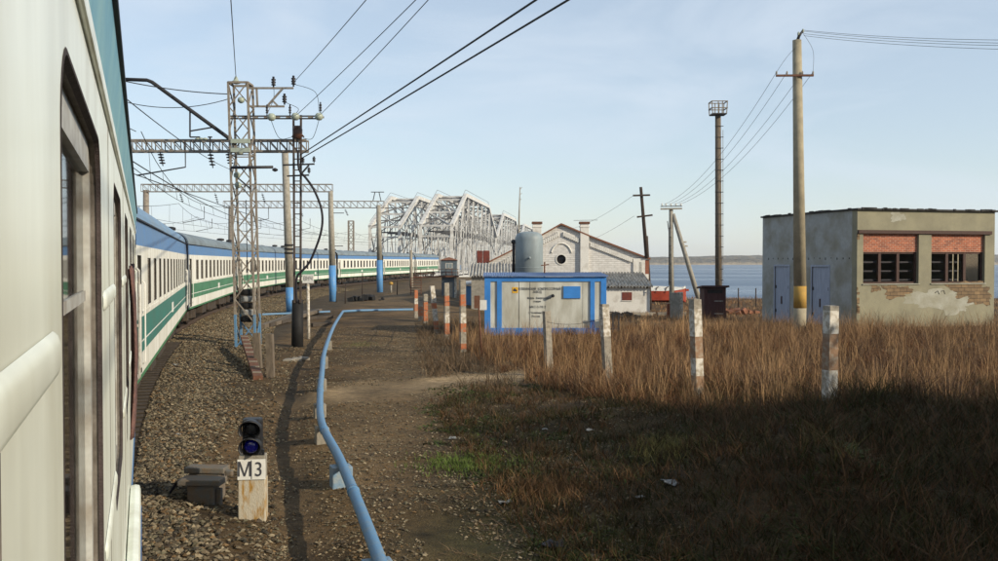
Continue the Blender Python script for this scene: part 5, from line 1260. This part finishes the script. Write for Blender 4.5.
# ---- big utility pole
YP = 43.; q = GD(799.5, YP); up_ = thing('utility_pole', 'tall tapered concrete utility pole with yellow band before the derelict building', 'pole', q)
zp = lambda py: D(800, py, YP)
tube('shaft', [q - Vector((0, 0, .3)), D(800, 308, YP)], [.30, .29], 'concrete_warm', up_, 20); tube('yellow_band', [D(800, 308, YP), D(800, 286, YP)], [.293, .288], 'yellow_paint', up_, 20)
tube('shaft', [D(800, 286, YP), D(797, 40, YP)], [.286, .20], 'concrete_warm', up_, 20)
bar('crossarm', D(776, 75.5, YP-.25), D(813.5, 75.3, YP-.25), .10, .09, 'rust_brown', up_)
for px in (776.5, 787, 802.5, 813): insulator(D(px, 74.6, YP-.25), up_, .05, .17, 'concrete')
tube('head_iron', [D(797, 42, YP), D(799, 36, YP-.1), D(803, 30, YP-.1)], [.08, .07, .04], 'dark_steel', up_, 8); insulator(D(803, 33, YP-.1), up_, .06, .2, 'insulator_glass'); insulator(D(798.5, 36, YP-.1), up_, .06, .2, 'insulator_glass')
for i, (py0, py1) in enumerate(((30, 40), (31, 43.5), (33.5, 46), (35.5, 50))):
    wire(['topmost', 'second', 'third', 'lowest'][i] + ' of four thin wires leaving the big utility pole to the right', D(804, py0, YP), D(1040, py1, 30), .12, .008)
for i, px in enumerate((776.5, 787, 802.5, 813)):
    wire(['leftmost', 'second', 'third', 'rightmost'][i] + ' of four sagging wires from the utility pole crossarm down to the strutted pole', D(px, 72, YP-.25), D(664 + 5*i, 204.5, 69.8), 1.0, .010, n=22)
for i, (a, b) in enumerate((((776.5, 72), (797, 46)), ((813, 72), (803, 33)))):
    setp(tube('jumper_wire', smooth_pts([D(*a, YP-.25), D(a[0]*.5+b[0]*.5 + (0 if i == 0 else 5), (a[1]+b[1])/2 - 2, YP-.2), D(*b, YP-.1)], 8), .008, 'wire', None, 5), ['left jumper wire at the head of the utility pole', 'right jumper wire at the head of the utility pole'][i], 'wire')
for i, (py, yb) in enumerate(((195, 205), (216, 222))): wire(['upper', 'lower'][i] + ' faint wire running left from the wooden pole crossarm', D(634, py, 75.6), D(560, yb+26, 130), .6, .012)

# ================================================================== DERELICT BUILDING
cX, cY = (857-499)/FPX*47.0, 47.0; dg_ = gz(cX, cY) - .1; ang = math.atan2(.26, .965)
db = thing('derelict_building', 'derelict flat-roofed plastered building with two brick-filled window bays and pale blue doors', 'building', (cX, cY, dg_), ang)
FW, SDp, HT = 8.5, 9.0, 5.6 - dg_
zf = lambda py: D(925, py, 47.9).z - dg_
wz0, wz1, wz2 = zf(283.5), zf(252), zf(233.5)
bays = [(.36, 3.72), (4.5, 7.88)]; TK = .42
pcs = [(0, FW, 0, TK, -.6, wz0), (0, bays[0][0], 0, TK, wz0, wz2), (bays[0][1], bays[1][0], 0, TK, wz0, wz2), (bays[1][1], FW, 0, TK, wz0, wz2), (0, FW, 0, TK, wz2, HT)]
boxes('front_wall', pcs, 'plaster', db)
doors = [(2.36, 3.91), (6.16, 7.63)]; dh = zf(266) - .05
side = []
ye = [TK+.001] + [v for d in doors for v in d] + [SDp]
for i in range(0, len(ye)-1, 2): side.append((0, .4, ye[i], ye[i+1], -.6, dh))
side.append((0, .4, TK+.001, SDp, dh, HT))
boxes('side_wall', side, 'plaster_side', db)
boxes('rear_wall', [(.401, FW, SDp-.4, SDp, -.6, HT)], 'plaster', db); boxes('right_wall', [(FW-.4, FW, TK+.001, SDp-.401, -.6, HT)], 'plaster', db)
boxes('roof_slab', [(-.10, FW+.12, -.14, SDp+.1, HT+.001, HT+.10)], 'tar_roof', db, .02)
r_d = random.Random(4)
for i in range(40):
    u = r_d.random()
    if r_d.random() < .6: b = (u*FW, u*FW+r_d.uniform(.1, .5), -.17, -.08, HT+.03, HT+.11+r_d.uniform(0, .04))
    else: b = (-.13, -.05, u*SDp, u*SDp+r_d.uniform(.1, .5), HT+.03, HT+.11+r_d.uniform(0, .04))
    boxes('roofing_scrap', [b], 'tar_roof', db)
boxes('lintel_beam', [(.02, FW-.25, -.10, -.001, wz2-.02, wz2+.16)], 'window_brown', db, .01)
for a, b in bays:
    br_ = boxes('brick_infill', [(a, b, .14, .38, wz1, wz2)], 'brick_infill', db)
    wf = thing('window', None, None); wf.parent = db; wf['label'] = 'dark brown three-light window frame'
    for x0, x1 in ((a, a+.10), (b-.10, b), (a+(b-a)*.31, a+(b-a)*.31+.16), (a+(b-a)*.64, a+(b-a)*.64+.16)): boxes('mullion', [(x0, x1, .18, .30, wz0, wz1)], 'window_brown', wf)
    boxes('transom', [(a+.1, b-.1, .19, .29, wz1-.09, wz1-.001)], 'window_brown', wf); boxes('bottom_rail', [(a+.1, b-.1, .17, .31, wz0+.001, wz0+.09)], 'window_brown', wf)
    lights = [(a+.1, a+(b-a)*.31), (a+(b-a)*.31+.16, a+(b-a)*.64), (a+(b-a)*.64+.16, b-.1)]
    for li, (x0, x1) in enumerate(lights):
        if a > 4 and li == 2: continue
        for k in range(9):
            z = wz0 + .14 + k*.155
            if k % 3 == 0 and z < wz1-.15 and not (a > 4 and li == 1 and k % 3 == 1): boxes('louvre', [(x0+.005, x1-.005, .36+.01*(k % 2), .39+.01*(k % 2), z, z+.085)], 'gutter_black', wf)
    if a > 4:
        for x in (lights[1][0]+.30, lights[1][0]+.62): boxes('inner_frame', [(x, x+.06, .21, .235, wz0+.1, wz1-.1)], 'concrete_warm', wf)
        boxes('pane', [(lights[2][0], lights[2][1], .24, .246, wz0+.09, wz1-.09)], 'glass', wf)
    boxes('sill', [(a-.05, b+.05, -.06, .16, wz0-.05, wz0+.0005)], 'plaster_pale', db)
for y0, y1 in doors:
    dr = boxes('door', [(.05, .10, y0+.005, (y0+y1)/2-.006, -.3, dh-.005), (.05, .10, (y0+y1)/2+.006, y1-.005, -.3, dh-.005)], 'door_blue', db, .004)
    boxes('door_frame', [(-.02, .05, y0-.10, y0, -.3, dh+.1), (-.02, .05, y1, y1+.10, -.3, dh+.1), (-.02, .05, y0, y1, dh, dh+.1)], 'door_blue', dr)
    boxes('lock', [(.02, .05, (y0+y1)/2+.03, (y0+y1)/2+.13, 1.0, 1.45)], 'window_brown', dr)
    for z in (.5, 1.9): boxes('hinge', [(.03, .05, y0+.01, y0+.12, z, z+.18), (.03, .05, y1-.12, y1-.01, z, z+.18)], 'dark_steel', dr)
# fallen plaster showing masonry (raised ragged patches), pale skim patches
def ragged(name, cx, cz, rx, rz_, m, y0, seed, n=56, sq=1.0):
    r = random.Random(seed); V = []
    for k in range(n):
        a = 2*math.pi*k/n; q = .78 + .16*math.sin(3*a+seed) + .10*math.sin(7*a+2*seed) + r.uniform(-.09, .09); c, s = math.cos(a), math.sin(a)
        V.append((cx + rx*q*math.copysign(abs(c)**.7, c), y0, cz + rz_*q*math.copysign(abs(s)**.8, s)))
    V2 = [(x, y0 + .05, z) for x, y, z in V]
    Fq = [tuple(range(n))[::-1]] + [(k, (k+1) % n, n+(k+1) % n, n+k) for k in range(n)]
    return pydata(name, V + V2, Fq, m, db)
ragged('exposed_masonry', 2.35, zf(291), 1.05, .42, 'masonry', -.006, 1); ragged('exposed_masonry', 1.1, zf(288), .35, .22, 'masonry', -.006, 2)
ragged('exposed_masonry', 7.15, zf(291), 1.25, .55, 'masonry', -.006, 3); ragged('exposed_masonry', 7.6, zf(297), .85, .62, 'masonry', -.010, 4); ragged('exposed_masonry', 6.1, zf(287), .75, .28, 'masonry', -.008, 6)
ragged('pale_plaster', 4.6, zf(299), 1.8, .65, 'plaster_pale', -.004, 5); ragged('pale_plaster', 6.0, zf(303), 1.3, .7, 'plaster_pale', -.005, 7); ragged('pale_plaster', 2.4, zf(217), .55, .3, 'plaster_pale', -.004, 8)
r_d = random.Random(9)
for i in range(16): boxes('wall_pock', [(-.012, 0.001, .6+8.2*i/16, .66+8.2*i/16, zf(259)+r_d.uniform(-.05, .05), zf(259)+.08)], 'tar_roof', db)
for i in range(9):
    z = r_d.uniform(-.2, 5.0); ww = r_d.uniform(.05, .2); boxes('chipped_corner', [(-.008, ww, -.012, .02, z, z+r_d.uniform(.1, .4))], 'masonry', db)
pb = tube('wall_scribble', [(4.75, -.008, zf(293)), (4.9, -.008, zf(291)), (5.0, -.008, zf(294.5))], .02, 'tar_roof', db, 5, world=False); tube('wall_scribble', [(5.12, -.008, zf(291.5)), (5.3, -.008, zf(291)), (5.35, -.008, zf(294.5))], .02, 'tar_roof', db, 5, world=False)

# ================================================================== THE BRIDGES
X0, Y0, hb, _ = at(S_PORTAL)
def truss_bridge(label, lat, sshift, spans, SPAN=86.0, wid=6.6):
    base = off(S_PORTAL, lat, 0); u = Vector((math.sin(hb), math.cos(hb), 0)); v = Vector((math.cos(hb), -math.sin(hb), 0)); base = base + u*sshift
    t = thing('truss_bridge', label, 'bridge', base)
    zb0, zp_, zt_ = -.6, 10.4, 18.2; npn = 10; dp_ = SPAN/npn
    def hgt(i): 
        x = i*dp_; e = 20.5
        if x < e: return zp_ + (zt_-zp_)*x/e
        if x > SPAN-e: return zp_ + (zt_-zp_)*(SPAN-x)/e
        return zt_
    for sp_ in range(spans):
        o0 = base + u*(SPAN+1.2)*sp_; det = sp_ < 2
        Pt = lambda i, s, z: o0 + u*(dp_*i) + v*(s*wid/2) + Vector((0, 0, z))
        for s in (-1, 1):
            bar('bottom_chord', Pt(0, s, zb0), Pt(npn, s, zb0), .5, .7, 'bridge_silver', t)
            tops = [(0, zp_), (20.5/dp_, zt_), ((SPAN-20.5)/dp_, zt_), (npn, zp_)]
            for (a, za), (b, zb_) in zip(tops[:-1], tops[1:]): bar('top_chord', Pt(a, s, za), Pt(b, s, zb_), .75, .85, 'bridge_silver', t)
            for i in range(npn+1):
                bar('vertical', Pt(i, s, zb0), Pt(i, s, hgt(i)), .60 if i in (0, npn) else .19, .55 if i in (0, npn) else .20, 'bridge_silver', t)
                if i < npn:
                    a, b = (i, i+1) if i % 2 else (i+1, i)
                    bar('diagonal', Pt(a, s, zb0), Pt(b, s, hgt(b)), .26, .26, 'bridge_silver', t)
                    bar('counter_diagonal', Pt(b, s, zb0), Pt(a, s, hgt(a)), .15, .15, 'bridge_silver', t)
                    bar('mid_strut', Pt(i, s, (zb0+hgt(i))*.5), Pt(i+1, s, (zb0+hgt(i+1))*.5), .15, .15, 'bridge_shaded', t)
                    if det:
                        bar('sub_diagonal', Pt((a+b)/2, s, (zb0+hgt(b))/2), Pt((a+b)/2 + (a-b)/2, s, hgt(a)*.5), .14, .14, 'bridge_shaded', t)
            if det:
                for z in (hgt(0)+1.0,): 
                    for (a, za), (b, zb_) in zip(tops[:-1], tops[1:]): bar('hand_line', Pt(a, s, za+1.25), Pt(b, s, zb_+1.25), .06, .06, 'bridge_shaded', t)
        for i in range(npn+1):
            z = hgt(i); bar('top_strut', Pt(i, -1, z), Pt(i, 1, z), .35, .4, 'bridge_silver', t)
            if z > 12.5:
                bar('sway_strut', Pt(i, -1, 9.5), Pt(i, 1, 9.5), .25, .3, 'bridge_shaded', t); bar('sway_brace', Pt(i, -1, 9.5), Pt(i, 1, z), .18, .18, 'bridge_shaded', t); bar('sway_brace', Pt(i, 1, 9.5), Pt(i, -1, z), .18, .18, 'bridge_shaded', t)
            else: bar('portal_brace', Pt(i, -1, z-2.2), Pt(i, 1, z-2.2), .3, .35, 'bridge_silver', t)
            if i < npn:
                z1 = hgt(i+1)
                bar('top_lateral', Pt(i, -1, z), Pt(i+1, 1, z1), .28, .28, 'bridge_shaded', t); bar('top_lateral', Pt(i, 1, z), Pt(i+1, -1, z1), .26, .26, 'bridge_silver', t)
                if det: bar('mid_lateral', Pt(i+.5, -1, (z+z1)/2), Pt(i+.5, 1, (z+z1)/2), .2, .22, 'bridge_shaded', t)
                bar('floor_beam', Pt(i, -1, -.9), Pt(i, 1, -.9), .35, .6, 'bridge_shaded', t)
        bar('deck', Pt(0, 0, -.55), Pt(npn, 0, -.55), 3.0, .3, 'underframe', t)
        pr = boxes('pier', [(-4.6, 4.6, -1.6, 1.6, -13, -1.25)], 'pier_stone', t, .2); pr.location = o0 - u*.6 - base; pr.rotation_euler = (0, 0, -hb)
    return t
truss_bridge('silver steel truss bridge that the train is entering, right of the two', 0.0, 0, 3)
truss_bridge('parallel silver steel truss bridge, left of the one the train enters', -12.6, 7, 2)

# ================================================================== TREES beside the camera (they shade the right foreground)
def tree(label, x, y, h, seed):
    r = np.random.default_rng(seed); rr = random.Random(seed); g = gz(x, y); t = thing('roadside_tree', label, 'tree', (x, y, g), group='row of trees beyond the right edge')
    V, Fq = tube_data([(0, 0, -.3), (.08, .05, h*.25), (-.05, .1, h*.5), (.05, 0, h*.85)], [.17, .14, .10, .03], 8)
    def add(P, rad):
        a, b = tube_data(P, rad, 5); n = len(V); V.extend(a); Fq.extend([tuple(n+i for i in f) for f in b])
    cen = []
    for k in range(16):
        z0 = h*(.2+.6*k/16); an = k*2.4 + rr.random(); L = h*.30*(1.1 - .5*k/16)
        e = Vector((math.cos(an)*L, math.sin(an)*L, z0 + L*rr.uniform(.4, .9))); mid = Vector((math.cos(an)*L*.5, math.sin(an)*L*.5, z0 + L*.3))
        add([(0, 0, z0), mid, e], [.06, .04, .012]); cen += [mid, e, (mid+e)/2]
    pydata('trunk', V, Fq, 'bark', t)
    cen = np.array([tuple(c) for c in cen] + [(0, 0, h*.9), (0, 0, h*.75)]); n = 9000
    c = cen[r.integers(0, len(cen), n)] + r.normal(size=(n, 3))*np.array([.42, .42, .40])*h/7
    a = r.normal(size=(n, 3)); a /= np.linalg.norm(a, axis=1)[:, None]; b = np.cross(a, r.normal(size=(n, 3))); b /= np.linalg.norm(b, axis=1)[:, None]
    s = (.07 + .07*r.random(n))[:, None]
    P = np.stack([c - a*s, c + b*s*.6, c + a*s, c - b*s*.6], 1).reshape(-1, 3)
    np_mesh('crown', P, np.arange(n*4).reshape(-1, 4), 'leaf', parent=t)
for i, (x, y, h) in enumerate(((12.0, -2.5, 6.2), (14.5, .8, 6.6), (17.0, 3.6, 8.4), (18.6, 7.0, 9.2), (20.5, 9.4, 9.5), (22.5, 4.0, 9.0), (19.5, .5, 8.0), (16.0, -3.5, 7.5), (24.5, 8.5, 9.0))):
    tree(['nearest', 'second', 'third', 'fourth', 'fifth', 'sixth', 'seventh', 'eighth', 'ninth'][i] + ' dark bushy tree in the row beyond the right edge', x, y, h, 100+i)

# ================================================================== AIR
hm = bpy.data.materials.new('haze_air'); hm.use_nodes = True; hn = hm.node_tree.nodes; hn.remove(hn['Principled BSDF'])
pv = hn.new('ShaderNodeVolumePrincipled'); pv.inputs['Color'].default_value = (.90, .94, 1, 1); pv.inputs['Density'].default_value = .00013; pv.inputs['Anisotropy'].default_value = .2
hm.node_tree.links.new(pv.outputs['Volume'], hn['Material Output'].inputs['Volume']); MATS['haze_air'] = hm
setp(boxes('haze', [(-7500, 7500, -400, 3300, -16, 42)], 'haze_air'), 'thin pale haze over the river', 'haze', kind='stuff')
